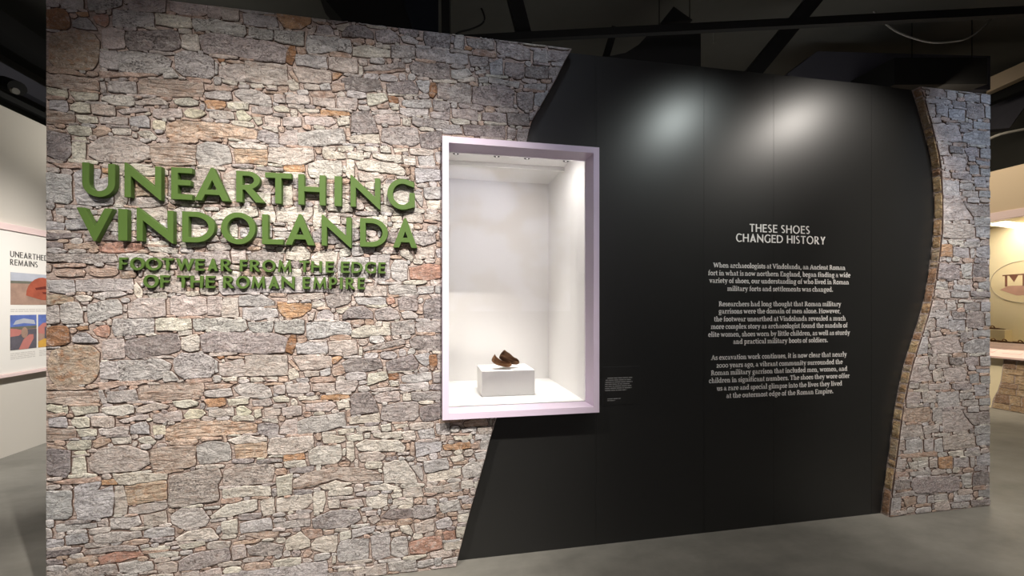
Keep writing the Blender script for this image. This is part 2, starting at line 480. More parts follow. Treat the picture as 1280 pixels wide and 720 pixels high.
g -462,282 -339,297 -344,261 -462,233
g -541,193 -521,226 -374,229 -378,104 -479,107 -537,105
g -363,237 -258,253 -258,109 -327,90 -352,111
g -249,189 -223,222 -162,211 -157,107 -205,94 -249,117
w -570,144 -554,146 -550,102 -570,100
p -570,82 -395,84 -391,66 -554,72
w -205,275 -153,279 -126,231 -135,213 -197,247
p -335,287 -223,290 -223,263 -327,264
d -309,339 -258,379 -126,376 -126,317 -240,319
p -378,336 -327,354 -309,321 -352,302
p -389,382 -327,380 -335,350 -386,355
w -240,431 -126,435 -126,399 -240,404
w -249,468 -192,472 -188,445 -245,440
w -395,515 -284,533 -197,495 -240,490 -378,496
q -595,50 -462,52 -454,16 -595,24
p -454,51 -395,53 -391,26 -445,28
t -733,309 -628,303 -620,267 -685,252 -729,300
w 106,777 218,787 222,757 119,753
g 232,783 319,785 333,764 238,750
g 152,821 245,829 245,799 159,798
o 41,729 199,742 209,705 54,699
g 265,742 312,745 373,688 265,691
t 212,731 252,732 252,700 214,698
g -68,644 74,654 80,588 -55,578
w -49,565 146,590 152,543 54,524 -42,525
g 159,589 212,618 346,616 299,552 259,522 165,529
g -144,624 -87,619 -68,566 -74,527
w 152,510 218,511 225,464 152,463
w 232,504 299,505 285,459 232,461
w 87,660 159,668 172,634 100,630
g 232,670 333,677 326,631 245,633
p -62,487 139,504 146,464 41,453 -55,458
t 41,440 159,450 165,423 41,420
p -182,491 -81,495 -68,436 -182,445
g 22,389 133,406 152,338 41,328
q -125,389 -4,384 3,325 -62,305 -125,317
q 159,403 252,409 245,369 159,374
w 133,313 225,318 218,258 133,267
g 3,286 80,307 100,263 93,244 15,239
p -119,284 -10,300 -4,234 -112,225
r 48,216 113,225 122,169 54,169
w 126,241 212,239 199,167 126,181
r -150,171 -36,201 35,191 41,124 -62,103 -144,112
w 48,150 192,161 185,116 54,110
p -36,22 126,29 152,-7 -10,-1
g -200,34 -100,35 -100,3 -200,8
g 118,1559 171,1561 162,1475 113,1478
q 184,1549 347,1560 352,1497 292,1494 220,1497 193,1510
o 180,1504 220,1493 211,1478 171,1476
q 365,1548 486,1549 570,1535 575,1458 486,1457 411,1472 365,1494
b 599,1520 675,1529 685,1451 589,1454
q 685,1530 860,1550 821,1470 714,1473 685,1465
g 56,1454 189,1456 189,1397 60,1384
q 202,1444 311,1451 311,1392 211,1382
b 320,1412 398,1452 402,1352 329,1349
q 416,1431 533,1435 533,1347 486,1333 416,1354
d 547,1418 685,1437 685,1358 608,1346 542,1357
q 694,1429 811,1441 782,1382 694,1364
g 91,1351 193,1367 220,1333 149,1299 96,1303
g 234,1357 297,1377 301,1351 238,1340
w 122,1288 229,1325 238,1299 158,1282
g 252,1319 311,1334 311,1293 256,1288
g 320,1330 504,1317 500,1280 411,1294 320,1298
b 533,1310 675,1329 670,1282 542,1284
q 680,1325 752,1337 723,1287 680,1283
q 65,1237 149,1281 211,1270 211,1162 69,1158
q 220,1262 411,1289 472,1263 467,1157 338,1155 220,1163
q 490,1251 589,1270 589,1159 523,1153 495,1178
b 604,1262 714,1272 666,1180 599,1188
q 96,1125 247,1129 252,1062 104,1072
w 256,1107 272,1109 270,1059 256,1062
q 279,1114 421,1121 425,1063 283,1069
d 430,1122 561,1129 566,1060 439,1050
g 39,1018 140,1026 158,978 43,969
d 162,1032 411,1043 416,971 175,970
q 435,1036 481,1035 476,966 430,972
q 495,1032 580,1038 570,936 490,930
q 570,1139 637,1163 608,1096 570,1093
"""
STONES_SHORT = """
p 3702,65 3776,78 3836,66 3843,7 3776,1 3702,18
p 3658,1589 3776,1595 3806,1530 3643,1519
g 3821,1589 3896,1589 3903,1518 3821,1518
w 3918,1572 3964,1572 3964,1542 3918,1542
q 3987,1566 4079,1584 4141,1566 4133,1518 3987,1518
b 4149,1584 4242,1578 4266,1512 4149,1512
g 3614,1501 3836,1513 3851,1477 3614,1466
q 3866,1512 3994,1506 3994,1464 3873,1465
q 4010,1500 4164,1512 4180,1403 4079,1380 4002,1393
b 4191,1494 4266,1499 4266,1396 4191,1403
p 3592,1455 3694,1460 3702,1372 3584,1373
g 3716,1454 3821,1459 3821,1377 3716,1401
b 3836,1442 3987,1453 3987,1363 3836,1377
p 3650,1355 3746,1366 3761,1330 3665,1320
t 3768,1348 3911,1358 3911,1337 3776,1336
q 3949,1346 4063,1356 4056,1308 3949,1304
b 4074,1368 4250,1366 4266,1318 4079,1314
p 3643,1308 3776,1324 3911,1322 3964,1202 3851,1193 3687,1196
b 3979,1262 4079,1296 4266,1305 4266,1196 4079,1188 3972,1202
b 3563,1315 3628,1326 3628,1198 3519,1194
p 3505,1165 3628,1180 3628,1122 3498,1125
p 3643,1168 3821,1170 3821,1111 3658,1115
d 3836,1158 3956,1161 3964,1107 3843,1110
q 3987,1154 4110,1170 4125,1097 4017,1094
b 4141,1163 4266,1166 4266,1087 4141,1091
p 3469,1097 3628,1104 3672,998 3584,989 3440,999
p 3680,1068 3754,1083 3758,989 3687,985
p 3776,1077 3972,1083 4010,1046 3987,981 3806,981
b 4033,1028 4125,1031 4125,959 4040,962
b 4094,1068 4266,1069 4266,1027 4110,1043
b 4141,1006 4266,1015 4266,948 4149,958
p 3440,982 3548,976 3541,938 3440,942
p 3555,972 3628,973 3628,929 3555,932
p 3636,964 3836,969 3836,921 3643,923
q 3858,962 4048,955 4048,908 3866,920
b 4079,942 4187,945 4195,860 4087,864
p 3440,913 3555,914 3555,827 3433,832
p 3577,913 3702,915 3702,827 3584,832
g 3731,902 3926,900 3941,787 3731,784
g 3941,888 4063,889 4063,835 3941,840
g 3967,825 4115,830 4115,781 3967,787
b 4129,834 4246,837 4246,783 4129,788
t 3390,798 3650,794 3660,688 3584,681 3372,703
g 3679,785 3764,789 3764,683 3679,687
p 3774,758 3948,765 3967,741 4066,613 3774,591
q 3977,733 4246,720 4246,642 4076,636
g 4016,777 4125,780 4125,737 4016,742
p 3372,666 3566,670 3594,579 3363,577
p 3584,647 3736,661 3736,608 3603,593
b 4080,628 4246,627 4246,557 4085,566
b 4099,553 4246,557 4246,471 4105,480
p 3774,568 4066,575 4085,466 3783,462
g 3427,559 3575,557 3584,482 3436,484
g 3594,549 3679,559 3679,461 3603,466
g 3698,543 3764,554 3774,450 3698,455
p 3354,563 3414,563 3414,485 3354,489
w 3822,444 3967,450 3977,403 3841,416
g 3983,441 4135,442 4135,396 3987,403
o 3736,412 3860,411 3860,320 3736,326
g 3880,395 4026,392 4026,316 3880,326
g 4042,387 4076,389 4076,317 4046,314
b 4105,395 4246,417 4246,316 4105,325
w 3542,395 3631,399 3631,344 3547,350
w 3445,394 3534,388 3534,336 3473,340
p 3645,396 3717,406 3717,338 3650,338
p 3336,424 3436,417 3418,344 3327,358
g 3464,319 3660,322 3660,289 3473,288
t 3308,330 3436,321 3455,290 3299,294
q 3501,271 3717,270 3928,254 3928,147 3529,157 3473,214
g 3948,260 4056,275 4046,183 3967,167
d 4076,266 4205,280 4246,168 4066,166
q 3299,272 3455,267 3464,200 3299,198
g 3538,134 3613,135 3613,75 3538,77
g 3631,126 3688,129 3688,73 3631,78
g 3698,136 3822,128 3822,87 3698,93
t 3399,131 3510,136 3519,83 3436,61
b 3281,134 3381,140 3381,51 3281,50
q 3308,168 3510,181 3491,145 3308,146
g 3880,105 4036,107 4036,61 3880,67
b 4125,131 4246,136 4246,59 4125,84
q 4046,60 4246,51 4246,12 4046,22
g 3860,53 4026,50 4026,8 3860,15
p 3272,39 3436,36 3436,12 3272,17
t 3510,457 3717,459 3717,421 3399,427 3345,453
"""

# ------------------------------------------------------------------ lettering
def arc(cx, cy, rx, ry, a0, a1, n=14):
    return [(cx + rx * math.cos(math.radians(a0 + (a1 - a0) * i / n)), cy + ry * math.sin(math.radians(a0 + (a1 - a0) * i / n))) for i in range(n + 1)]

def ribbon(pts, wd):
    """outline of a stroke of width wd along pts"""
    L, R = [], []
    n = len(pts)
    for i, (x, y) in enumerate(pts):
        x0, y0 = pts[max(i - 1, 0)]; x1, y1 = pts[min(i + 1, n - 1)]
        dx, dy = x1 - x0, y1 - y0; l = math.hypot(dx, dy) or 1
        nx, ny = -dy / l * wd / 2, dx / l * wd / 2
        if 0 < i < n - 1:
            ax, ay = x - x0, y - y0; bx_, by_ = x1 - x, y1 - y
            la, lb = math.hypot(ax, ay) or 1, math.hypot(bx_, by_) or 1
            c = max(-1, min(1, (ax * bx_ + ay * by_) / la / lb))
            k = 1 / max(0.6, math.sqrt((1 + c) / 2)); nx *= k; ny *= k
        L.append((x + nx, y + ny)); R.append((x - nx, y - ny))
    return L + R[::-1]

def cap(ch, w, s=0.185, t=0.16):
    """outlines of a capital of height 1 and width w: list of closed polygons (holes by even-odd)"""
    if ch == 'I':
        return [[(0, 0), (w, 0), (w, 1), (0, 1)]]
    if ch == 'L':
        return [[(0, 0), (w, 0), (w, t), (s, t), (s, 1), (0, 1)]]
    if ch == 'T':
        a, b = w / 2 - s / 2, w / 2 + s / 2
        return [[(a, 0), (b, 0), (b, 1 - t), (w, 1 - t), (w, 1), (0, 1), (0, 1 - t), (a, 1 - t)]]
    if ch == 'E':
        m = 0.53
        return [[(0, 0), (w, 0), (w, t), (s, t), (s, m - t / 2), (.93 * w, m - t / 2), (.93 * w, m + t / 2), (s, m + t / 2), (s, 1 - t), (w, 1 - t), (w, 1), (0, 1)]]
    if ch == 'F':
        m = 0.50
        return [[(0, 0), (s, 0), (s, m - t / 2), (.93 * w, m - t / 2), (.93 * w, m + t / 2), (s, m + t / 2), (s, 1 - t), (w, 1 - t), (w, 1), (0, 1)]]
    if ch == 'H':
        m = 0.52
        return [[(0, 0), (s, 0), (s, m - t / 2), (w - s, m - t / 2), (w - s, 0), (w, 0), (w, 1), (w - s, 1), (w - s, m + t / 2), (s, m + t / 2), (s, 1), (0, 1)]]
    if ch == 'N':
        q = s * 0.92
        return [[(0, 0), (q, 0), (q, .66), (w - .03, -.06), (w, -.06), (w, 1), (w - q, 1), (w - q, .36), (.05, 1.06), (0, 1.06)]]
    if ch == 'A':
        a = s * 1.15; k = 0.035; sl = (w / 2 - k) / 1.05
        xi = lambda y: a + sl * y
        y1, y2 = .19, .19 + t * .95
        top = (w / 2 - a) / sl
        return [[(0, 0), (a, 0), (xi(y1), y1), (w - xi(y1), y1), (w - a, 0), (w, 0), (w / 2 + k, 1.05), (w / 2 - k, 1.05)],
                [(xi(y2), y2), (w - xi(y2), y2), (w / 2, top)]]
    if ch == 'V':
        a = s * 1.25; k = 0.03; sl = (w / 2 - k) / 1.04
        return [[(0, 1), (a, 1), (w / 2, 1 - (w / 2 - a) / sl), (w - a, 1), (w, 1), (w / 2 + k, -.04), (w / 2 - k, -.04)]]
    if ch == 'W':
        return [[(0, 1), (.15 * w, 1), (.30 * w, .36), (.45 * w, 1), (.55 * w, 1), (.70 * w, .36), (.85 * w, 1), (w, 1),
                 (.74 * w, -.03), (.68 * w, -.03), (.5 * w, .66), (.32 * w, -.03), (.26 * w, -.03)]]
    if ch == 'M':
        return [[(0, 0), (.15 * w, 0), (.22 * w, .60), (.47 * w, -.02), (.53 * w, -.02), (.78 * w, .60), (.85 * w, 0), (w, 0),
                 (.89 * w, 1.03), (.82 * w, 1.03), (.5 * w, .33), (.18 * w, 1.03), (.11 * w, 1.03)]]
    if ch == 'Y':
        a = s * 1.2
        return [[(w / 2 - s / 2, 0), (w / 2 + s / 2, 0), (w / 2 + s / 2, .42), (w, 1), (w - a, 1), (w / 2, .62), (a, 1), (0, 1), (w / 2 - s / 2, .42)]]
    if ch == 'U':
        r = w / 2
        return [[(0, 1)] + arc(r, .40, r, .43, 180, 360, 20) + [(w, 1), (w - s, 1)] + arc(r, .40, r - s, .43 - t * 1.05, 360, 180, 20) + [(s, 1)]]
    if ch == 'O':
        return [arc(w / 2, .5, w / 2, .53, 0, 359, 36), arc(w / 2, .5, w / 2 - s, .53 - t, 0, 359, 36)]
    if ch == 'D':
        return [[(0, 0)] + arc(w * .40, .5, w * .60, .5, -90, 90, 22) + [(0, 1)],
                [(s, t)] + arc(w * .40, .5, w * .60 - s, .5 - t, -90, 90, 22) + [(s, 1 - t)]]
    if ch == 'P':
        return [[(0, 0), (s, 0), (s, .36)] + arc(w * .48, .68, w * .52, .32, -90, 90, 16) + [(0, 1)],
                [(s, .36 + t * .85)] + arc(w * .48, .68, w * .52 - s * .95, .32 - t * .88, -90, 90, 16) + [(s, 1 - t * .9)]]
    if ch == 'R':
        return [[(0, 0), (s, 0), (s, .40), (w * .30, .40), (w * .68, 0), (w, 0), (w * .56, .44)] + arc(w * .42, .715, w * .40, .285, -60, 90, 14) + [(0, 1)],
                [(s, .44 + t * .6)] + arc(w * .40, .715, w * .42 - s * .95, .285 - t * .85, -90, 90, 14) + [(s, 1 - t * .9)]]
    if ch == 'C' or ch == 'G':
        r = w * .56
        a0 = 52
        outer = arc(r, .5, r, .53, a0, 308 if ch == 'C' else 300, 30)
        inner = arc(r, .5, r - s, .53 - t, 308 if ch == 'C' else 300, a0, 30)
        if ch == 'C':
            return [[(w, .95)] + outer[2:-2] + [(w, .05), (w, .05 + t * 1.1)] + inner[2:-2] + [(w, .95 - t * 1.1)]]
        return [[(w * .98, .93)] + outer[2:-1] + [(w, .07), (w, .56), (w - s, .56), (w - s, .07 + t * 1.15)] + inner[2:-2] + [(w * .98, .93 - t * 1.1)]]
    if ch == 'S':
        pts = arc(w * .5, .745, w * .5 - s / 2, .255 - t / 2 + .01, 40, 250, 14) + arc(w * .5, .255, w * .5 - s / 2, .255 - t / 2 + .01, 70, -140, 14)
        return [ribbon(pts, t)]
    raise KeyError(ch)

def solid_from_outlines(polys, depth, bevel=0.0):
    """mesh of filled outlines (x right, y up) turned to stand facing -Y, front at y = -depth"""
    cu = bpy.data.curves.new('outline', 'CURVE'); cu.dimensions = '2D'; cu.fill_mode = 'BOTH'
    cu.extrude = depth / 2
    for p in polys:
        sp = cu.splines.new('POLY'); sp.points.add(len(p) - 1)
        for i, (x, y) in enumerate(p): sp.points[i].co = (x, y, 0, 1)
        sp.use_cyclic_u = True
    o = bpy.data.objects.new('outline', cu); COL.objects.link(o)
    dg = bpy.context.evaluated_depsgraph_get(); dg.update()
    me = bpy.data.meshes.new_from_object(o.evaluated_get(dg))
    bpy.data.objects.remove(o); bpy.data.curves.remove(cu)
    bm = bmesh.new(); bm.from_mesh(me); bpy.data.meshes.remove(me)
    bmesh.ops.remove_doubles(bm, verts=bm.verts, dist=1e-6)
    for v in bm.verts:
        x, y, z = v.co
        v.co = (x, -z - depth / 2, y)
    return bm

def caps_line(text, x0, x1, z, h, widths, gap=0.12, space=0.34, s=0.15, t=0.13):
    """polygons of a line of capitals filling x0..x1 on baseline z"""
    adv = []
    for ch in text: adv.append(space if ch == ' ' else widths.get(ch, .62) + gap)
    tot = sum(adv) - gap; k = (x1 - x0) / (tot * h)
    out = []; x = x0
    for ch, a in zip(text, adv):
        if ch != ' ':
            for p in cap(ch, widths.get(ch, .62), s, t):
                out.append([(x + px * h * k, z + py * h) for px, py in p])
        x += a * h * k
    return out
CAPW = {'I': .16, 'T': .58, 'E': .50, 'S': .48, 'H': .68, 'O': .84, 'C': .66, 'A': .72, 'N': .72, 'G': .72, 'D': .74, 'R': .60, 'Y': .64, 'U': .66, 'M': .84}

# slab-serif print letters: strokes (width, points) on x-height 1
def _ser(x, y, a=.26, b=.26): return (.15, [(x - a, y), (x + b, y)])
_S, _T = .27, .15
def _stem(x, y0, y1): return (_S, [(x, y0), (x, y1)])
PRINT = {
 'a': (.96, [_stem(.62, .05, .68), (_T, arc(.40, .66, .24, .29, 0, 165)), (_T, arc(.36, .29, .26, .24, 0, 360)), _ser(.74, .06, .1, .2)]),
 'b': (1.02, [_stem(.26, 0, 1.5), (_S * .8, arc(.52, .5, .34, .43, -140, 140)), _ser(.16, 1.47, .14, .1)]),
 'c': (.84, [(_S * .8, arc(.46, .5, .33, .44, 45, 310)), (_T, [(.72, .62), (.72, .95)])]),
 'd': (1.04, [_stem(.74, 0, 1.5), (_S * .8, arc(.46, .5, .33, .43, 45, 315)), _ser(.66, 1.47, .16, .08), _ser(.84, .06, .1, .18)]),
 'e': (.90, [(_S * .8, arc(.46, .5, .34, .44, 0, 315)), (_T, [(.14, .50), (.80, .50)])]),
 'f': (.68, [_stem(.30, 0, 1.15), (_T, arc(.52, 1.15, .22, .32, 180, 60)), (_T, [(.05, .94), (.62, .94)]), _ser(.30, .06)]),
 'g': (.98, [(_S * .75, arc(.44, .60, .28, .34, 0, 360)), (_T, [(.30, .26), (.24, .06), (.72, .0)]), (_T, arc(.46, -.20, .34, .22, 60, -240)), (_T, [(.62, .88), (.92, .98)])]),
 'h': (1.10, [_stem(.26, 0, 1.5), _stem(.80, 0, .66), (_T * 1.2, arc(.53, .62, .27, .32, 180, 0)), _ser(.26, .06), _ser(.80, .06), _ser(.16, 1.47, .14, .1)]),
 'i': (.56, [_stem(.28, 0, .98), _ser(.28, .06), _ser(.18, .94, .16, .1), (.28, [(.28, 1.22), (.28, 1.50)])]),
 'k': (1.04, [_stem(.26, 0, 1.5), (_T, [(.36, .45), (.80, .95)]), (_S * .9, [(.46, .56), (.86, .03)]), _ser(.26, .06), _ser(.80, .94, .14, .18), _ser(.16, 1.47, .14, .1)]),
 'l': (.56, [_stem(.28, 0, 1.5), _ser(.28, .06), _ser(.18, 1.47, .16, .1)]),
 'm': (1.62, [_stem(.26, 0, .98), _stem(.80, 0, .66), _stem(1.34, 0, .66), (_T * 1.2, arc(.53, .62, .27, .32, 180, 0)), (_T * 1.2, arc(1.07, .62, .27, .32, 180, 0)), _ser(.26, .06), _ser(.80, .06, .18, .18), _ser(1.34, .06), _ser(.16, .94, .14, .1)]),
 'n': (1.10, [_stem(.26, 0, .98), _stem(.80, 0, .66), (_T * 1.2, arc(.53, .62, .27, .32, 180, 0)), _ser(.26, .06), _ser(.80, .06), _ser(.16, .94, .14, .1)]),
 'o': (.94, [(_S * .85, arc(.47, .5, .34, .43, 0, 360, 18))]),
 'p': (1.04, [_stem(.28, -.45, .98), (_S * .8, arc(.54, .5, .34, .43, -140, 140)), _ser(.28, -.42), _ser(.18, .94, .14, .1)]),
 'r': (.80, [_stem(.28, 0, .98), (_T * 1.4, arc(.60, .55, .30, .38, 170, 75)), (.26, [(.64, .68), (.64, .96)]), _ser(.30, .06, .28, .3), _ser(.18, .94, .14, .1)]),
 's': (.76, [(_S * .7, arc(.38, .72, .24, .21, 30, 250, 10) + arc(.38, .27, .26, .21, 70, -150, 10)), (_T, [(.62, .68), (.62, .94)]), (_T, [(.12, .06), (.12, .32)])]),
 't': (.66, [_stem(.28, .16, 1.30), (_T, arc(.46, .22, .18, .18, 180, 320)), (_T, [(.06, .94), (.58, .94)])]),
 'u': (1.08, [_stem(.26, .34, .98), _stem(.80, 0, .98), (_T * 1.2, arc(.53, .36, .27, .32, 180, 360)), _ser(.18, .94, .16, .1), _ser(.72, .94, .16, .1), _ser(.90, .06, .1, .18)]),
 'v': (1.00, [(_S, [(.20, .95), (.50, .04)]), (_T, [(.50, .04), (.80, .95)]), _ser(.20, .94), _ser(.80, .94, .18, .18)]),
 'w': (1.46, [(_S, [(.20, .95), (.46, .04)]), (_T, [(.46, .04), (.74, .95)]), (_S, [(.72, .95), (.98, .04)]), (_T, [(.98, .04), (1.26, .95)]), _ser(.20, .94), _ser(1.26, .94, .18, .18)]),
 'x': (1.00, [(_S, [(.18, .95), (.80, .04)]), (_T, [(.80, .95), (.18, .04)]), _ser(.20, .94, .16, .2), _ser(.80, .06, .2, .16), _ser(.22, .06, .18, .14), _ser(.78, .94, .14, .18)]),
 'y': (1.00, [(_S, [(.20, .95), (.52, .06)]), (_T, [(.82, .95), (.44, -.30), (.16, -.42)]), _ser(.20, .94), _ser(.82, .94, .18, .18)]),
 'A': (1.34, [(_T, [(.16, .05), (.64, 1.38)]), (_S, [(.64, 1.38), (1.14, .05)]), (_T, [(.34, .45), (.94, .45)]), _ser(.18, .06), _ser(1.14, .06)]),
 'E': (1.14, [_stem(.32, 0, 1.4), (_T, [(.1, 1.34), (.98, 1.34), (.98, 1.04)]), (_T, [(.3, .72), (.78, .72)]), (_T, [(.1, .06), (1.02, .06), (1.02, .38)])]),
 'H': (1.48, [_stem(.32, 0, 1.4), _stem(1.16, 0, 1.4), (_T, [(.32, .72), (1.16, .72)]), _ser(.32, .06), _ser(1.16, .06), _ser(.32, 1.34), _ser(1.16, 1.34)]),
 'R': (1.26, [_stem(.32, 0, 1.4), (_S * .75, [(.32, 1.32), (.62, 1.32)] + arc(.62, 1.02, .28, .30, 90, -90) + [(.32, .72)]), (_S, [(.62, .72), (1.08, .05)]), _ser(.32, .06), _ser(1.12, .06, .1, .16), _ser(.2, 1.34, .14, .1)]),
 'T': (1.20, [_stem(.60, 0, 1.4), (_T, [(.12, 1.0), (.12, 1.33), (1.08, 1.33), (1.08, 1.0)]), _ser(.60, .06)]),
 'V': (1.30, [(_S, [(.18, 1.36), (.66, .05)]), (_T, [(.66, .05), (1.12, 1.36)]), _ser(.20, 1.34), _ser(1.12, 1.34)]),
 'W': (1.86, [(_S, [(.18, 1.36), (.56, .05)]), (_T, [(.56, .05), (.94, 1.36)]), (_S, [(.92, 1.36), (1.30, .05)]), (_T, [(1.30, .05), (1.68, 1.36)]), _ser(.20, 1.34), _ser(1.68, 1.34)]),
 '0': (1.0, [(_S * .7, arc(.5, .5, .38, .44, 0, 360, 18))]),
 '2': (.86, [(_S * .8, arc(.42, .70, .26, .24, 165, -20, 10) + [(.14, .08)]), (_T, [(.12, .07), (.76, .07), (.76, .24)])]),
 ',': (.44, [(.22, [(.22, .16), (.22, .02), (.12, -.22)])]),
 '.': (.44, [(.27, [(.22, 0), (.22, .27)])]),
 ' ': (.42, []),
}

def print_line(bm, text, x0, x1, z, y, xh):
    tot = sum(PRINT[c][0] for c in text) - .12
    k = (x1 - x0) / tot; x = x0
    for c in text:
        a, st = PRINT[c]
        for wd, pts in st:
            n = len(pts); out = ribbon(pts, wd)
            L, R = out[:n], out[n:][::-1]
            vl = [bm.verts.new((x + px * k, y, z + py * xh)) for px, py in L]
            vr = [bm.verts.new((x + px * k, y, z + py * xh)) for px, py in R]
            for i in range(n - 1):
                bm.faces.new((vl[i], vr[i], vr[i + 1], vl[i + 1]))
        x += a * k

def greek_line(bm, x0, x1, z, y, h, seed):
    """a line of print too small to read: bars of word length"""
    r = random.Random(seed); x = x0
    while x < x1 - .002:
        l = min(r.uniform(.5, 2.2) * h * 4, x1 - x)
        v = [bm.verts.new(p) for p in ((x, y, z), (x + l, y, z), (x + l, y, z + h * r.uniform(.8, 1.1)), (x, y, z + h))]
        bm.faces.new(v); x += l + h * .8

# ------------------------------------------------------------------ the room
def struct(name, bm, m, **k):
    o = obj(name, bm, m, **k); o['kind'] = 'structure'; return o
struct('floor', bx(-7, 12, -4, 12, -0.12, 0.0), M['floor'])
struct('ceiling', bx(-7, 12, -4, 12, 5.6, 5.75), M['dark'])
struct('wall_left', bx(-4.5, -4.35, 2.4, 8.6, 0.0, 3.6), M['cream'])
struct('wall_back', bx(-7, 12, 10.0, 10.15, 0.0, 5.6), M['dark'])
struct('wall_outer_left', bx(-7, -6.85, -4, 10.0, 0.0, 5.6), M['dark'])
struct('wall_outer_right', bx(11.85, 12, -4, 10.0, 0.0, 5.6), M['dark'])
# right gallery wall with an opening for the long showcase
bm = bmesh.new()
box(bm, 8.4, 8.55, 2.2, 9.0, 2.98, 3.62)
box(bm, 8.4, 8.55, 6.6, 9.0, 0.0, 2.98)
box(bm, 8.4, 8.55, 2.2, 3.2, 0.0, 2.98)
box(bm, 8.4, 8.55, 3.2, 6.6, 0.0, 0.62)
struct('wall_right', bm, M['tan'])

# ------------------------------------------------------------------ dry-stone facing
PAL = {'g': (192, 187, 185), 'p': (196, 186, 180), 'w': (206, 200, 190), 'y': (204, 199, 184), 'Y': (216, 210, 188),
       'o': (194, 156, 124), 'n': (158, 120, 92), 'r': (184, 146, 130), 't': (192, 170, 156), 'd': (152, 144, 143),
       'q': (172, 164, 162), 'b': (184, 182, 183), 's': (190, 187, 184), 'm': (180, 164, 146), 'k': (188, 173, 162),
       'K': (200, 180, 160), 'Q': (190, 179, 173)}
#            lichen, strata, mottle
TRAIT = {'s': (1.0, .05, .12), 'd': (1.0, .12, .15), 'q': (.8, .12, .2), 'm': (.35, .1, 1.0), 'k': (.2, 1.0, .45), 'K': (.1, 1.0, .9),
         'Q': (.85, .6, .25), 'g': (.45, .1, .12), 'p': (.3, .15, .3), 'w': (.2, .12, .2), 'y': (.2, .08, .15), 'Y': (.08, .05, .1),
         'o': (.1, .5, .8), 'n': (.3, .3, .6), 'r': (.15, .3, .5), 't': (.15, .5, .5), 'b': (.35, .2, .05)}

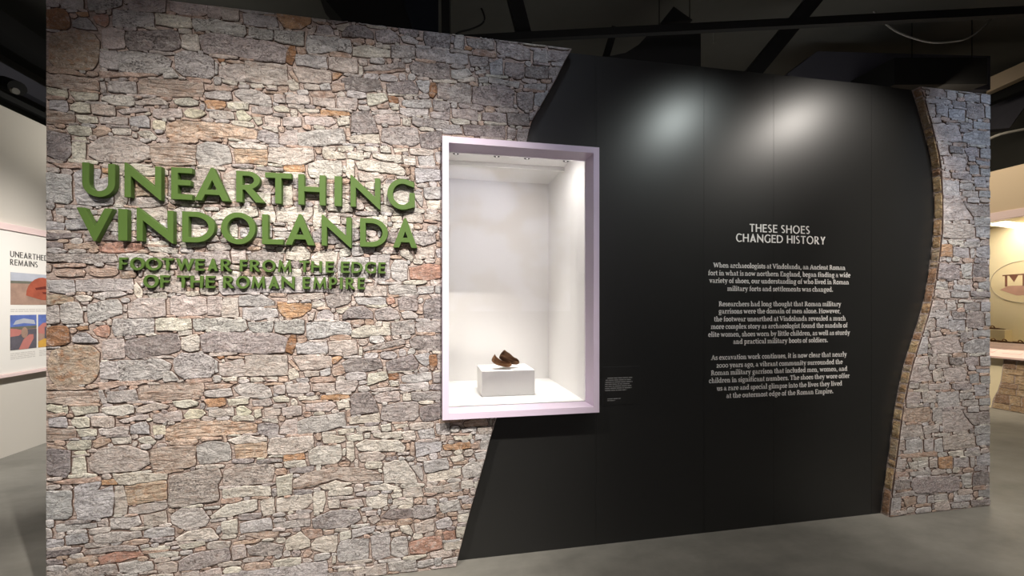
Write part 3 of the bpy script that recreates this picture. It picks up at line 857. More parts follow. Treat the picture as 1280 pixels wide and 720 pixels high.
def stone_material():
    m = bpy.data.materials.new('dry_stone'); m.use_nodes = True
    nt = m.node_tree; N = nt.nodes; L = nt.links; b = N['Principled BSDF']
    b.inputs['Roughness'].default_value = 0.85
    b.inputs['Specular IOR Level'].default_value = 0.2
    tc = N.new('ShaderNodeTexCoord')
    ca = N.new('ShaderNodeAttribute'); ca.attribute_name = 'Col'
    ta = N.new('ShaderNodeAttribute'); ta.attribute_name = 'Trait'
    sp = N.new('ShaderNodeSeparateColor'); L.new(ta.outputs['Color'], sp.inputs[0])
    def ns(scale, stretch, detail=5, rough=.6, dist=0.0):
        mp = N.new('ShaderNodeMapping'); mp.inputs['Scale'].default_value = stretch
        L.new(tc.outputs['Object'], mp.inputs[0])
        n = N.new('ShaderNodeTexNoise'); n.inputs['Scale'].default_value = scale; n.inputs['Detail'].default_value = detail
        n.inputs['Roughness'].default_value = rough; n.inputs['Distortion'].default_value = dist
        L.new(mp.outputs[0], n.inputs['Vector']); return n.outputs[0]
    def rng(v, a, c, lo, hi):
        r = N.new('ShaderNodeMapRange'); r.inputs[1].default_value = a; r.inputs[2].default_value = c
        r.inputs[3].default_value = lo; r.inputs[4].default_value = hi; L.new(v, r.inputs[0]); return r.outputs[0]
    def mul(a, c):
        q = N.new('ShaderNodeMath'); q.operation = 'MULTIPLY'; L.new(a, q.inputs[0])
        if isinstance(c, float): q.inputs[1].default_value = c
        else: L.new(c, q.inputs[1])
        return q.outputs[0]
    def mix(f, a, c):
        q = N.new('ShaderNodeMix'); q.data_type = 'RGBA'; L.new(f, q.inputs[0]); L.new(a, q.inputs[6])
        if isinstance(c, tuple): q.inputs[7].default_value = c
        else: L.new(c, q.inputs[7])
        return q.outputs[2]
    def ridge(scale, stretch, wd, dist):
        d = N.new('ShaderNodeMath'); d.operation = 'SUBTRACT'; L.new(ns(scale, stretch, 4, .55, dist), d.inputs[0]); d.inputs[1].default_value = .5
        q = N.new('ShaderNodeMath'); q.operation = 'ABSOLUTE'; L.new(d.outputs[0], q.inputs[0])
        return rng(q.outputs[0], 0, wd, 1, 0)
    broad = rng(ns(13, (1, 1, 1.4), 5, .6, .8), .32, .68, .76, 1.20)
    sc = N.new('ShaderNodeVectorMath'); sc.operation = 'SCALE'; L.new(ca.outputs['Color'], sc.inputs[0]); L.new(broad, sc.inputs['Scale'])
    col = sc.outputs[0]
    # bedding streaks
    st = rng(ns(9, (.6, 1, 4.5), 5, .6, 1.6), .50, .66, 0, 1)
    col = mix(mul(mul(st, sp.outputs[1]), .55), col, rgb(150, 116, 92))
    # rusty mottling
    mo = rng(ns(24, (1, 1, 1.2), 6, .65, .5), .50, .64, 0, 1)
    col = mix(mul(mul(mo, sp.outputs[2]), .65), col, rgb(172, 122, 84))
    # pale bloom
    pb = rng(ns(38, (1, 1, 1.1), 5, .7, .4), .52, .66, 0, 1)
    col = mix(mul(pb, .45), col, rgb(220, 216, 211))
    # dark lichen specks, in patches
    li = rng(ns(85, (1, 1, 1.4), 6, .75), .51, .56, 0, 1)
    pt = rng(ns(10, (1, 1, 1.6), 4, .6, .5), .38, .58, .08, 1)
    col = mix(mul(mul(mul(li, pt), sp.outputs[0]), .9), col, rgb(88, 82, 82))
    # fine cracks
    cr = ridge(7, (1, 1, 2.0), .012, 2.2)
    col = mix(mul(cr, .75), col, rgb(104, 88, 80))
    gr = rng(ns(190, (1, 1, 1.3), 3, .65), .3, .7, .72, 1.24)
    s2 = N.new('ShaderNodeVectorMath'); s2.operation = 'SCALE'; L.new(col, s2.inputs[0]); L.new(gr, s2.inputs['Scale'])
    L.new(s2.outputs[0], b.inputs['Base Color'])
    ad = N.new('ShaderNodeMath'); ad.operation = 'ADD'
    L.new(ns(17, (1, 1, 1.7), 7, .68, .8), ad.inputs[0]); L.new(mul(cr, -.12), ad.inputs[1])
    a2 = N.new('ShaderNodeMath'); a2.operation = 'ADD'; L.new(ad.outputs[0], a2.inputs[0]); L.new(mul(mul(st, sp.outputs[1]), .3), a2.inputs[1])
    bp = N.new('ShaderNodeBump'); bp.inputs['Strength'].default_value = 1.0; bp.inputs['Distance'].default_value = 0.028
    L.new(a2.outputs[0], bp.inputs['Height']); L.new(bp.outputs[0], b.inputs['Normal'])
    return m
M['stone'] = stone_material()
M['joint'] = mat('stone_joint_mortar', rgb(172, 156, 147), 0.95, 0.1, var=0.6, scale=45, bump=1.0, bscale=70, stretch=(1, 1, 2))
M['joint_dark'] = mat('stone_side_brown', rgb(84, 68, 60), 0.95, 0.1, var=0.3, scale=30)  # dark brown sides that outline each stone

def read_stones(txt):
    out = []
    for ln in txt.strip().splitlines():
        k, *pts = ln.split()
        out.append((k, [tuple(int(v) / 1000 for v in p.split(',')) for p in pts]))
    return out

def fill_gaps(stones, x0, x1, period, seed):
    """small chips bedded in the wide joints between the big stones of one course set"""
    g = .004; nx, nz = int((x1 - x0) / g), int(period / g)
    occ = [bytearray(nx) for _ in range(nz)]
    for _, poly in stones:
        for dz in (-period, 0, period):
            p = [(x, z + dz) for x, z in poly]
            za, zb = min(z for _, z in p), max(z for _, z in p)
            if zb < 0 or za > period: continue
            for j in range(max(0, int((za - .004) / g)), min(nz, int((zb + .004) / g) + 1)):
                z = (j + .5) * g; xs = []
                for i in range(len(p)):
                    (ax, az), (bx_, bz) = p[i - 1], p[i]
                    if (az > z) != (bz > z): xs.append(ax + (bx_ - ax) * (z - az) / (bz - az))
                xs.sort()
                for a, b in zip(xs[::2], xs[1::2]):
                    for i in range(max(0, int((a - .004 - x0) / g)), min(nx, int((b + .004 - x0) / g) + 1)): occ[j][i] = 1
    r = random.Random(seed); out = []
    for _ in range(9000):
        i, j = r.randrange(3, nx - 3), r.randrange(3, nz - 3)
        if occ[j][i]: continue
        free = lambda a, b, c, d: all(not any(occ[q][a:b + 1]) for q in range(c, d + 1))
        a = b = i; c = d = j; grow = True
        while grow and (b - a) * g < .13:
            grow = False
            if d - c < 9 and c > 1 and free(a, b, c - 1, c - 1): c -= 1; grow = True
            if d - c < 9 and d < nz - 2 and free(a, b, d + 1, d + 1): d += 1; grow = True
            for _k in range(2):
                if a > 1 and free(a - 1, a - 1, c, d): a -= 1; grow = True
                if b < nx - 2 and free(b + 1, b + 1, c, d): b += 1; grow = True
        if (d - c) < 2 or (b - a) < 3: continue
        for q in range(max(0, c - 2), min(nz, d + 3)):
            for k in range(max(0, a - 2), min(nx, b + 3)): occ[q][k] = 1
        xa, xb, za, zb = x0 + a * g, x0 + (b + 1) * g, c * g, (d + 1) * g
        ch = min(.012, (xb - xa) * .25, (zb - za) * .4); J = lambda: r.uniform(0, ch)
        out.append((r.choice('ptgqwpgt'), [(xa + J(), zb - J() * .5), ((xa + xb) / 2, zb), (xb - J(), zb - J() * .6), (xb, (za + zb) / 2), (xb - J(), za + J() * .6), ((xa + xb) / 2, za), (xa + J(), za + J() * .5), (xa, (za + zb) / 2)]))
    return out

def clip(poly, f):
    """part of poly where f(x,z) >= 0"""
    out = []; n = len(poly)
    for i in range(n):
        a, b = poly[i], poly[(i + 1) % n]; fa, fb = f(*a), f(*b)
        if fa >= 0: out.append(a)
        if (fa >= 0) != (fb >= 0):
            lo, hi = 0.0, 1.0
            for _ in range(24):
                m_ = (lo + hi) / 2
                if (f(a[0] + (b[0] - a[0]) * m_, a[1] + (b[1] - a[1]) * m_) >= 0) == (fa >= 0): lo = m_
                else: hi = m_
            out.append((a[0] + (b[0] - a[0]) * lo, a[1] + (b[1] - a[1]) * lo))
    return out

GROW = 0.0030
def roughen(poly, seed):
    """split the sides into short runs, wander a little, round the corners"""
    pts = []; n = len(poly)
    for i in range(n):
        a, b = poly[i], poly[(i + 1) % n]; l = math.hypot(b[0] - a[0], b[1] - a[1])
        k = max(1, int(l / .016))
        for j in range(k):
            t = j / k; pts.append((a[0] + (b[0] - a[0]) * t, a[1] + (b[1] - a[1]) * t))
    q = []
    for x, z in pts:
        d = noise.noise_vector(Vector((x * 26, seed, z * 26))) * .0065 + noise.noise_vector(Vector((x * 80, seed, z * 80))) * .0036
        q.append((x + d.x, z + d.z))
    r = []; n = len(q)
    A = sum(q[i - 1][0] * q[i][1] - q[i][0] * q[i - 1][1] for i in range(n))
    g = GROW if A > 0 else -GROW
    for i in range(n):
        a, b, c = q[i - 1], q[i], q[(i + 1) % n]
        tx, tz = c[0] - a[0], c[1] - a[1]; l = math.hypot(tx, tz) or 1
        r.append((b[0] * .84 + (a[0] + c[0]) * .08 + tz / l * g, b[1] * .84 + (a[1] + c[1]) * .08 - tx / l * g))
    return r

def stone_facing(parent, stones, period, zmax, front, fx, name, hole=None):
    bm = bmesh.new(); lc = bm.loops.layers.float_color.new('Col'); lt = bm.loops.layers.float_color.new('Trait')
    rnd = random.Random(11)
    for rep in (0, 1):
        for idx, (k, poly) in enumerate(stones):
            dz = rep * period
            p = roughen([(x, z + dz) for x, z in poly], idx)
            for f in (lambda x, z: zmax - z, lambda x, z: z - 0.004) + fx:
                p = clip(p, f)
                if len(p) < 3: break
            if len(p) < 3: continue
            if hole and max(x for x, _ in p) > hole[0] and max(z for _, z in p) > hole[1] and min(z for _, z in p) < hole[2]:
                mz = sum(z for _, z in p) / len(p)
                if mz > hole[2]: p = clip(p, lambda x, z: z - hole[2])
                elif mz < hole[1]: p = clip(p, lambda x, z: hole[1] - z)
                else: p = clip(p, lambda x, z: hole[0] - x)
                if len(p) < 3: continue
            A = sum(p[i - 1][0] * p[i][1] - p[i][0] * p[i - 1][1] for i in range(len(p))) / 2
            if abs(A) < 0.8e-4: continue
            if A < 0: p = p[::-1]
            rs = random.Random(idx)
            c = rgb(*PAL[k]); v = rs.uniform(.90, 1.08)
            c = (min(c[0] * 1.10, .9), min(c[1] * 1.10, .9), min(c[2] * 1.10, .9))
            c = (c[0] * v * rs.uniform(.97, 1.03), c[1] * v, c[2] * v * rs.uniform(.97, 1.03), 1)
            tr = TRAIT[k] + (1,)
            h = rs.uniform(.0055, .0105)
            tilt = rs.uniform(-.002, .002)
            cx_ = sum(a for a, _ in p) / len(p); cz_ = sum(b for _, b in p) / len(p)
            n = len(p)
            def ring(ins, y):
                o = []
                for i in range(n):
                    a, b, d = p[i - 1], p[i], p[(i + 1) % n]
                    tx, tz = d[0] - a[0], d[1] - a[1]; l = math.hypot(tx, tz) or 1
                    o.append(bm.verts.new((b[0] - tz / l * ins, front - y - tilt * (b[1] - cz_) * 10 * (1 if y > .001 else 0), b[1] + tx / l * ins)))
                return o
            r0, r1, r2 = ring(-.0032, -.001), ring(.0006, h * .55), ring(.0045, h)
            fs = []
            for i in range(n):
                j = (i + 1) % n
                f = bm.faces.new((r0[i], r0[j], r1[j], r1[i])); f.material_index = 1; fs.append(f)
                f = bm.faces.new((r1[i], r1[j], r2[j], r2[i])); f.material_index = 0; fs.append(f)
            try:
                f = bm.faces.new(r2); fs.append(f)
            except ValueError: pass
            for f in fs:
                for lp in f.loops: lp[lc] = c; lp[lt] = tr
    o = obj(name, bm, [M['stone'], M['joint_dark']], recalc=False)
    return place(o, parent)

def interp(tab, z):
    """tab of (x,z) from the top down -> x at height z"""
    if z >= tab[0][1]: return tab[0][0]
    for (x0, z0), (x1, z1) in zip(tab, tab[1:]):
        if z >= z1: return x0 + (x1 - x0) * (z - z0) / (z1 - z0)
    return tab[-1][0]

EDGE_L = [(0.842, 3.165), (0.791, 3.069), (0.743, 2.969), (0.683, 2.859), (0.627, 2.762), (0.589, 2.694), (0.561, 2.609), (0.551, 2.571), (0.540, 2.448), (0.526, 2.153),
          (0.501, 1.809), (0.461, 1.369), (0.405, 1.03), (0.362, 0.858), (0.335, 0.777), (0.297, 0.634), (0.251, 0.475), (0.202, 0.306), (0.160, 0.151), (0.122, 0.0)]
EDGE_R = [(3.57, 3.196), (3.614, 3.09), (3.660, 2.96), (3.700, 2.84), (3.741, 2.71), (3.766, 2.557), (3.778, 2.417), (3.783, 2.284), (3.778, 2.17), (3.766, 2.04), (3.747, 1.913), (3.724, 1.78),
          (3.696, 1.653), (3.660, 1.526), (3.612, 1.396), (3.545, 1.235), (3.500, 1.121), (3.462, 0.993), (3.434, 0.88), (3.400, 0.739), (3.372, 0.56), (3.337, 0.345), (3.308, 0.183), (3.280, 0.0)]
FRONT, WALLY = 2.47, 2.53

def dense(tab, k=5):
    v = smooth_path([(x, 0, z) for x, z in tab], k)
    return [(p.x, p.z) for p in v]
EDGE_L, EDGE_R = dense(EDGE_L), dense(EDGE_R)

# long stone panel on the left, wavy right edge
lp = thing('stone_panel', 'long rubble-stone facing with wavy right edge carrying the green title letters', 'stone panel', (-0.6, FRONT, 0))
bm = bmesh.new()
upper = [(x, FRONT, z) for x, z in EDGE_L if z > 2.536]
lower = [(x, FRONT, z) for x, z in EDGE_L if z < .892]
up_x, lo_x = interp(EDGE_L, 2.536), interp(EDGE_L, .892)
prism(bm, [(-1.925, FRONT, 0), (-1.925, FRONT, 3.165)] + upper + [(up_x, FRONT, 2.536), (.0405, FRONT, 2.536), (.0405, FRONT, .892), (lo_x, FRONT, .892)] + lower,
      (0, WALLY - FRONT - .001, 0))
place(obj('backing_board', bm, M['joint']), lp)
st_ = read_stones(STONES_LONG)
stone_facing(lp, st_ + fill_gaps(st_, -1.925, .85, 1.60, 4), 1.60, 3.163, FRONT,
             (lambda x, z: x + 1.923, lambda x, z: interp(EDGE_L, z) - .002 - x), 'stonework', (.040, .891, 2.537))
# short stone panel on the right, wavy left edge
rp = thing('stone_panel', 'narrow tall rubble-stone strip with curved left edge at the right end of the black wall', 'stone panel', (3.9, FRONT, 0))
bm = bmesh.new()
prism(bm, [(4.24, FRONT, 3.196), (4.24, FRONT, 0)] + [(x, FRONT, z) for x, z in EDGE_R[::-1]], (0, WALLY - FRONT - .001, 0))
place(obj('backing_board', bm, M['joint']), rp)
st_ = read_stones(STONES_SHORT)
stone_facing(rp, st_ + fill_gaps(st_, 3.27, 4.24, 1.607, 5), 1.607, 3.194, FRONT,
             (lambda x, z: 4.238 - x, lambda x, z: x - interp(EDGE_R, z) - .002), 'stonework')
# the stones turn the corner on the curved edge
bm = bmesh.new(); lc = bm.loops.layers.float_color.new('Col'); lt = bm.loops.layers.float_color.new('Trait')
z = 0.01; rs = random.Random(5)
while z < 3.17:
    hgt = min(rs.choice((.05, .08, .11, .15, .2)) * rs.uniform(.8, 1.2), 3.19 - z)
    c = rgb(*rs.choice(((200, 168, 124), (190, 158, 120), (176, 140, 112), (206, 180, 138), (186, 166, 138))))
    k = max(2, int(hgt / .03)); prev = None
    y0, y1 = FRONT + .002 + rs.uniform(0, .004), WALLY - .004 - rs.uniform(0, .006)
    for i in range(k + 1):
        zz = z + .006 + (hgt - .012) * i / k
        x = interp(EDGE_R, zz)
        ins = .001 if i in (0, k) else .006
        cur = [bm.verts.new((x + .003, y0, zz)), bm.verts.new((x - ins, y0 + .004, zz)), bm.verts.new((x - ins, y1 - .004, zz)), bm.verts.new((x + .003, y1, zz))]
        if prev:
            for a in range(3):
                f = bm.faces.new((prev[a], cur[a], cur[a + 1], prev[a + 1]))
                for q in f.loops: q[lc] = c; q[lt] = (.4, .6, .8, 1)
        prev = cur
    z += hgt
place(obj('edge_stonework', bm, M['stone'], recalc=False), rp)
bm = bmesh.new()
box(bm, 3.285, 3.286, FRONT + .002, WALLY - .002, 0.0, 0.004)
bm.free()

# ------------------------------------------------------------------ black wall with the introduction
bw = thing('black_wall', 'matte black exhibition wall printed with white introduction text', 'wall', (2.4, WALLY, 0))
seams = [0.06, 1.027, 1.808, 2.358, 3.2, 4.235]
tops = [3.168, 3.178, 3.188, 3.194, 3.206, 3.19]
for i in range(5):
    bm = bmesh.new()
    a, b = seams[i] + .0008, seams[i + 1] - .0008
    if i == 0:
        # the board behind the showcase opening stops under and over it
        prism(bm, [(a, WALLY, 0), (b, WALLY, 0), (b, WALLY, .86), (a, WALLY, .86)], (0, .08, 0))
        prism(bm, [(a, WALLY, 2.56), (b, WALLY, 2.56), (b, WALLY, tops[1]), (a, WALLY, tops[0])], (0, .08, 0))
    else:
        prism(bm, [(a, WALLY, 0), (b, WALLY, 0), (b, WALLY, tops[i + 1]), (a, WALLY, tops[i])], (0, .08, 0))
    place(obj('board', bm, M['black']), bw)
head = caps_line('THESE SHOES', 2.164, 2.659, 2.0725, .056, CAPW) + caps_line('CHANGED HISTORY', 2.056, 2.793, 2.0005, .056, CAPW)
h = solid_from_outlines(head, .0008)
h = place(obj('heading', h, M['ink_white']), bw); h.location = (0, WALLY, 0); h['label'] = 'white heading in capitals'
PARAS = [[('When archaeologists at Vindolanda, an Ancient Roman', 1.880, 2.964, 1.8176), ('fort in what is now northern England, began finding a wide', 1.839, 3.008, 1.764),
          ('variety of shoes, our understanding of who lived in Roman', 1.849, 2.996, 1.712), ('military forts and settlements was changed.', 1.987, 2.856, 1.6575)],
         [('Researchers had long thought that Roman military', 1.920, 2.926, 1.551), ('garrisons were the domain of men alone. However,', 1.920, 2.923, 1.5005),
          ('the footwear unearthed at Vindolanda revealed a much', 1.884, 2.967, 1.4465), ('more complex story as archaeologist found the sandals of', 1.860, 2.983, 1.395),
          ('elite women, shoes worn by little children, as well as sturdy', 1.840, 3.004, 1.341), ('and practical military boots of soldiers.', 2.033, 2.811, 1.2895)],
         [('As excavation work continues, it is now clear that nearly', 1.863, 2.976, 1.182), ('2000 years ago, a vibrant community surrounded the', 1.902, 2.940, 1.128),
          ('Roman military garrison that included men, women, and', 1.860, 2.981, 1.0765), ('children in significant numbers. The shoes they wore offer', 1.845, 3.001, 1.024),
          ('us a rare and special glimpse into the lives they lived', 1.906, 2.935, .9695), ('at the outermost edge of the Roman Empire.', 1.980, 2.858, .916)]]
for para in PARAS:
    bm = bmesh.new()
    for txt, x0, x1, z in para:
        print_line(bm, txt, x0, x1, z, WALLY - .0008, .0235)
    p = place(obj('paragraph', bm, M['ink_white'], recalc=False), bw); p['label'] = 'white serif paragraph'

# caption label right of the showcase
cl = thing('caption_label', 'small black caption label with tiny grey text right of the showcase', 'label', (1.19, WALLY, 0.9))
place(obj('plate', bx(1.071, 1.335, WALLY - .003, WALLY - .0003, .905, 1.155), M['black'], bevel=.001), cl)
bm = bmesh.new()
for i, (a, b) in enumerate(((1.105, 1.278), (1.092, 1.268), (1.090, 1.280), (1.088, 1.262), (1.088, 1.272), (1.088, 1.275), (1.088, 1.238))):
    greek_line(bm, a, b, 1.079 - i * .0133, WALLY - .0036, .0052, i)
place(obj('caption_text', bm, M['ink_grey'], recalc=False), cl); bm = bmesh.new()
greek_line(bm, 1.104, 1.196, .944, WALLY - .0036, .0045, 20)
greek_line(bm, 1.104, 1.158, .933, WALLY - .0036, .0045, 21)
place(obj('credit_text', bm, M['ink_grey'], recalc=False), cl)

# ------------------------------------------------------------------ title letters
STAND = .012
ORD = ['first', 'second', 'third', 'fourth', 'fifth', 'sixth', 'seventh', 'eighth', 'ninth', 'tenth']
def letters(word, spans, z, h, depth, size, s, t, off=0):
    for i, ch in enumerate(word):
        x0, x1 = spans[i]
        wd = (x1 - x0) / h
        bm = solid_from_outlines([[(px * h, py * h) for px, py in p] for p in cap(ch, wd, s, t)], depth)
        o = obj('raised_letter', bm, M['green'], bevel=.001 if depth > .02 else 0)
        o.location = (x0, FRONT - STAND, z)
        lab = '%s green raised letter %s, %s letter of the word %s' % (size, ch, ORD[i], word)
        tag(o, lab, 'letter', '%s green title letters' % size)
letters('UNEARTHING', [(-1.742, -1.599), (-1.558, -1.393), (-1.348, -1.251), (-1.241, -1.074), (-1.043, -.902), (-.902, -.77), (-.736, -.596), (-.549, -.512), (-.465, -.306), (-.267, -.115)],
        2.108, .166, .03, 'large', .185, .17)
letters('VINDOLANDA', [(-1.767, -1.608), (-1.586, -1.545), (-1.504, -1.338), (-1.298, -1.145), (-1.116, -.949), (-.917, -.812), (-.802, -.652), (-.616, -.46), (-.414, -.264), (-.236, -.1)],
        1.886, .161, .03, 'large', .185, .17)
SM = dict(depth=.016, size='small', s=.19, t=.175)
letters('FOOTWEAR', [(-1.591, -1.557), (-1.543, -1.479), (-1.473, -1.402), (-1.4, -1.347), (-1.334, -1.252), (-1.243, -1.203), (-1.187, -1.137), (-1.123, -1.071)], 1.7385, .063, **SM)
letters('FROM', [(-1.031, -.995), (-.982, -.929), (-.921, -.856), (-.843, -.775)], 1.7385, .063, **SM)
letters('THE', [(-.734, -.683), (-.674, -.619), (-.598, -.556)], 1.7385, .063, depth=.016, size='small upper-line', s=.19, t=.175)
letters('EDGE', [(-.518, -.473), (-.462, -.404), (-.39, -.33), (-.317, -.279)], 1.7385, .063, **SM)
letters('OF', [(-1.483, -1.416), (-1.406, -1.365)], 1.6475, .065, **SM)
letters('THE', [(-1.329, -1.274), (-1.266, -1.209), (-1.195, -1.152)], 1.6475, .065, depth=.016, size='small bottom-line', s=.19, t=.175)
letters('ROMAN', [(-1.112, -1.058), (-1.05, -.984), (-.974, -.907), (-.891, -.837), (-.825, -.76)], 1.6475, .065, **SM)
letters('EMPIRE', [(-.718, -.681), (-.664, -.595), (-.581, -.539), (-.524, -.51), (-.493, -.444), (-.429, -.392)], 1.6475, .065, **SM)

# ------------------------------------------------------------------ showcase with the shoe
CF, CB = 2.41, 3.44           # front and back
sc_ = thing('showcase', 'tall wall showcase with pale lilac frame and white lit interior', 'display case', (.52, CF, .89))
X0, X1, Z0, Z1 = .041, 1.0, .893, 2.535
fw = .037
bm = bmesh.new()
prism(bm, [(X0, CF, Z0), (X1, CF, Z0), (X1 - fw, CF, Z0 + fw), (X0 + fw, CF, Z0 + fw)], (0, .158, 0))
prism(bm, [(X1, CF, Z0), (X1, CF, Z1), (X1 - fw, CF, Z1 - fw), (X1 - fw, CF, Z0 + fw)], (0, .158, 0))
prism(bm, [(X1, CF, Z1), (X0, CF, Z1), (X0 + fw, CF, Z1 - fw), (X1 - fw, CF, Z1 - fw)], (0, .158, 0))
prism(bm, [(X0, CF, Z1), (X0, CF, Z0), (X0 + fw, CF, Z0 + fw), (X0 + fw, CF, Z1 - fw)], (0, .158, 0))
bmesh.ops.remove_doubles(bm, verts=bm.verts, dist=1e-5)
place(obj('frame', bm, M['lilac']), sc_)
xi0, xi1 = X0 + fw, X1 - fw
IN = CF + .16
place(obj('back_panel', bx(xi0 - .02, xi1 + .02, CB, CB + .02, .90, 2.65), M['white']), sc_)
for a, b in ((xi0 - .02, xi0), (xi1, xi1 + .02)):
    place(obj('side_panel', bx(a, b, IN, CB - .0005, .90, 2.65), M['white']), sc_)
place(obj('base_panel', bx(xi0, xi1, IN, CB - .0005, .905, .932), M['white']), sc_)
place(obj('ceiling_panel', bx(xi0, xi1, IN, CB - .0005, 2.605, 2.625), M['white']), sc_)
place(obj('light_baffle', bx(xi0 + .0005, xi1 - .0005, 3.0, 3.02, 2.575, 2.6045), M['white']), sc_)
for x in (.14, .423, .64, .927):
    bm = bmesh.new()
    tube(bm, [(x, 2.85, 2.6045), (x, 2.85, 2.597)], .021, 16)
    d = place(obj('downlight', bm, M['lens']), sc_)
    bm = bmesh.new(); tube(bm, [(x, 2.85, 2.5968), (x, 2.85, 2.595)], .006, 12)
    e = obj('bulb', bm, emissive('bulb_glow', (1, .97, .93, 1), 1.0)); e.parent = d
    sl = spot('showcase_downlight', (min(max(x, .3), .64), 2.85, 2.585), (min(max(x, .34), .6), 2.95, .95), 34.0, 56, 1.0, (1, .965, .93), .02)
    sl.parent = sc_; sl.matrix_parent_inverse = e.matrix_world.inverted() if False else __import__('mathutils').Matrix.Translation(-Vector(sc_.location))
# added soft fill light under the case ceiling, in front of the baffle
al = area('showcase_fill', (.52, 2.64, 2.58), (.50, 2.74, 1.0), 6.5, .5, .12, (1, .97, .95))
place(al, sc_)
gm = bpy.data.materials.new('clear_glass'); gm.use_nodes = True
nt = gm.node_tree; nt.nodes.clear()
out = nt.nodes.new('ShaderNodeOutputMaterial'); mx = nt.nodes.new('ShaderNodeMixShader')
tr = nt.nodes.new('ShaderNodeBsdfTransparent'); gl = nt.nodes.new('ShaderNodeBsdfGlossy'); fr = nt.nodes.new('ShaderNodeFresnel')
gl.inputs['Roughness'].default_value = 0.0; fr.inputs['IOR'].default_value = 1.45
nt.links.new(fr.outputs[0], mx.inputs[0]); nt.links.new(tr.outputs[0], mx.inputs[1]); nt.links.new(gl.outputs[0], mx.inputs[2])
nt.links.new(mx.outputs[0], out.inputs[0])
g = place(obj('glass_pane', bx(xi0 + .001, xi1 - .001, CF + .145, CF + .153, Z0 + fw + .001, Z1 - fw - .001), gm), sc_)
g['label'] = 'clear glass front'

pd = obj('plinth', bx(.313, .685, 2.80, 3.12, .9322, 1.106), M['white'], bevel=.002)
tag(pd, 'low white block plinth under the ancient shoe inside the showcase', 'plinth')

def shell(bm, stations, n=14, open_from=None, thick=.006):
    """boat-like leather form: stations (centre x,y,z, half width, height); open top between stations"""
    rings = []
    for (x, y, z, hw, ht, nx, ny) in stations:
        ring = []
        for k in range(n):
            a = math.pi + math.pi * k / (n - 1)          # underside half
            lx = math.cos(a) * hw; lz = math.sin(a) * ht
            ring.append(Vector((x + nx * lx, y + ny * lx, z + ht + lz)))
        rings.append(ring)
    return rings

# ancient leather shoe: curled sole with the folded upper lying across it
shoe = thing('leather_shoe', 'ancient dark brown leather shoe on the white plinth', 'shoe', (.47, 2.93, 1.106))
def leather(name, path, width, height, m, jag, seed, close=None, near=.6):
    """open leather trough along path; width/height per station"""
    bm = bmesh.new(); n = 11; rows = []
    r = random.Random(seed)
    P = [Vector(p) for p in path]
    for i, p in enumerate(P):
        d = (P[min(i + 1, len(P) - 1)] - P[max(i - 1, 0)]); d.z *= .4; d.normalize()
        s = d.cross(Vector((0, 0, 1))).normalized()
        up = s.cross(d).normalized()
        row = []
        for k in range(n):
            a = math.pi * k / (n - 1)
            lift = 1 - math.sin(a)
            q = p + s * math.cos(a) * width[i] + up * (lift ** 1.3) * height[i] * (near if math.cos(a) > 0 else 1.12)
            if k in (0, n - 1): q += up * r.uniform(-jag, jag) + s * r.uniform(-jag, jag) * .5
            if close and close[i] > 0 and k in (0, 1, n - 2, n - 1):
                q -= s * math.cos(a) * width[i] * close[i]
                q += up * height[i] * .25 * close[i]
            q += Vector((r.uniform(-1, 1), r.uniform(-1, 1), r.uniform(-1, 1))) * .0022
            row.append(bm.verts.new(q))
        rows.append(row)
    for a, b in zip(rows, rows[1:]):
        for k in range(n - 1): bm.faces.new((a[k], a[k + 1], b[k + 1], b[k]))
    for row in (rows[0], rows[-1]):
        try: bm.faces.new(row)
        except ValueError: pass
    o = place(obj(name, bm, m, smooth=True), shoe)
    so = o.modifiers.new('thick', 'SOLIDIFY'); so.thickness = .005
    sb = o.modifiers.new('smooth', 'SUBSURF'); sb.levels = 1; sb.render_levels = 2
    return o
YS = 2.90
def sp_(px, py, y):       # metric spot on the vertical plane y seen at a pixel of the photograph
    u = (px - CX) / FPX; k = math.cos(YAW) - u * math.sin(YAW)
    return (( u * math.cos(YAW) + math.sin(YAW)) / k * y, y, EYE + (CY - py) / FPX / k * y)
sole = [sp_(613.5, 450, YS), sp_(615.5, 453.5, YS), sp_(620, 456, YS), sp_(626, 457.5, YS - .01), sp_(632, 458.8, YS - .02), sp_(637, 458.6, YS - .025), sp_(640, 456.8, YS - .03)]
leather('sole', sole, [.012, .03, .036, .03, .036, .034, .014], [.050, .050, .042, .030, .028, .028, .018], M['leather'], .006, 3, near=.85)
upper = [sp_(623.5, 447, YS + .05), sp_(626, 449.5, YS + .045), sp_(630, 452.0, YS + .04), sp_(636, 454.5, YS + .035), sp_(642, 456.0, YS + .03), sp_(646.5, 455.8, YS + .03), sp_(649.5, 454, YS + .03)]
leather('upper', upper, [.02, .042, .046, .044, .04, .032, .014], [.036, .062, .066, .058, .046, .034, .022], M['leather_dark'], .009, 5, [0, 0, 0, .1, .3, .6, .6])

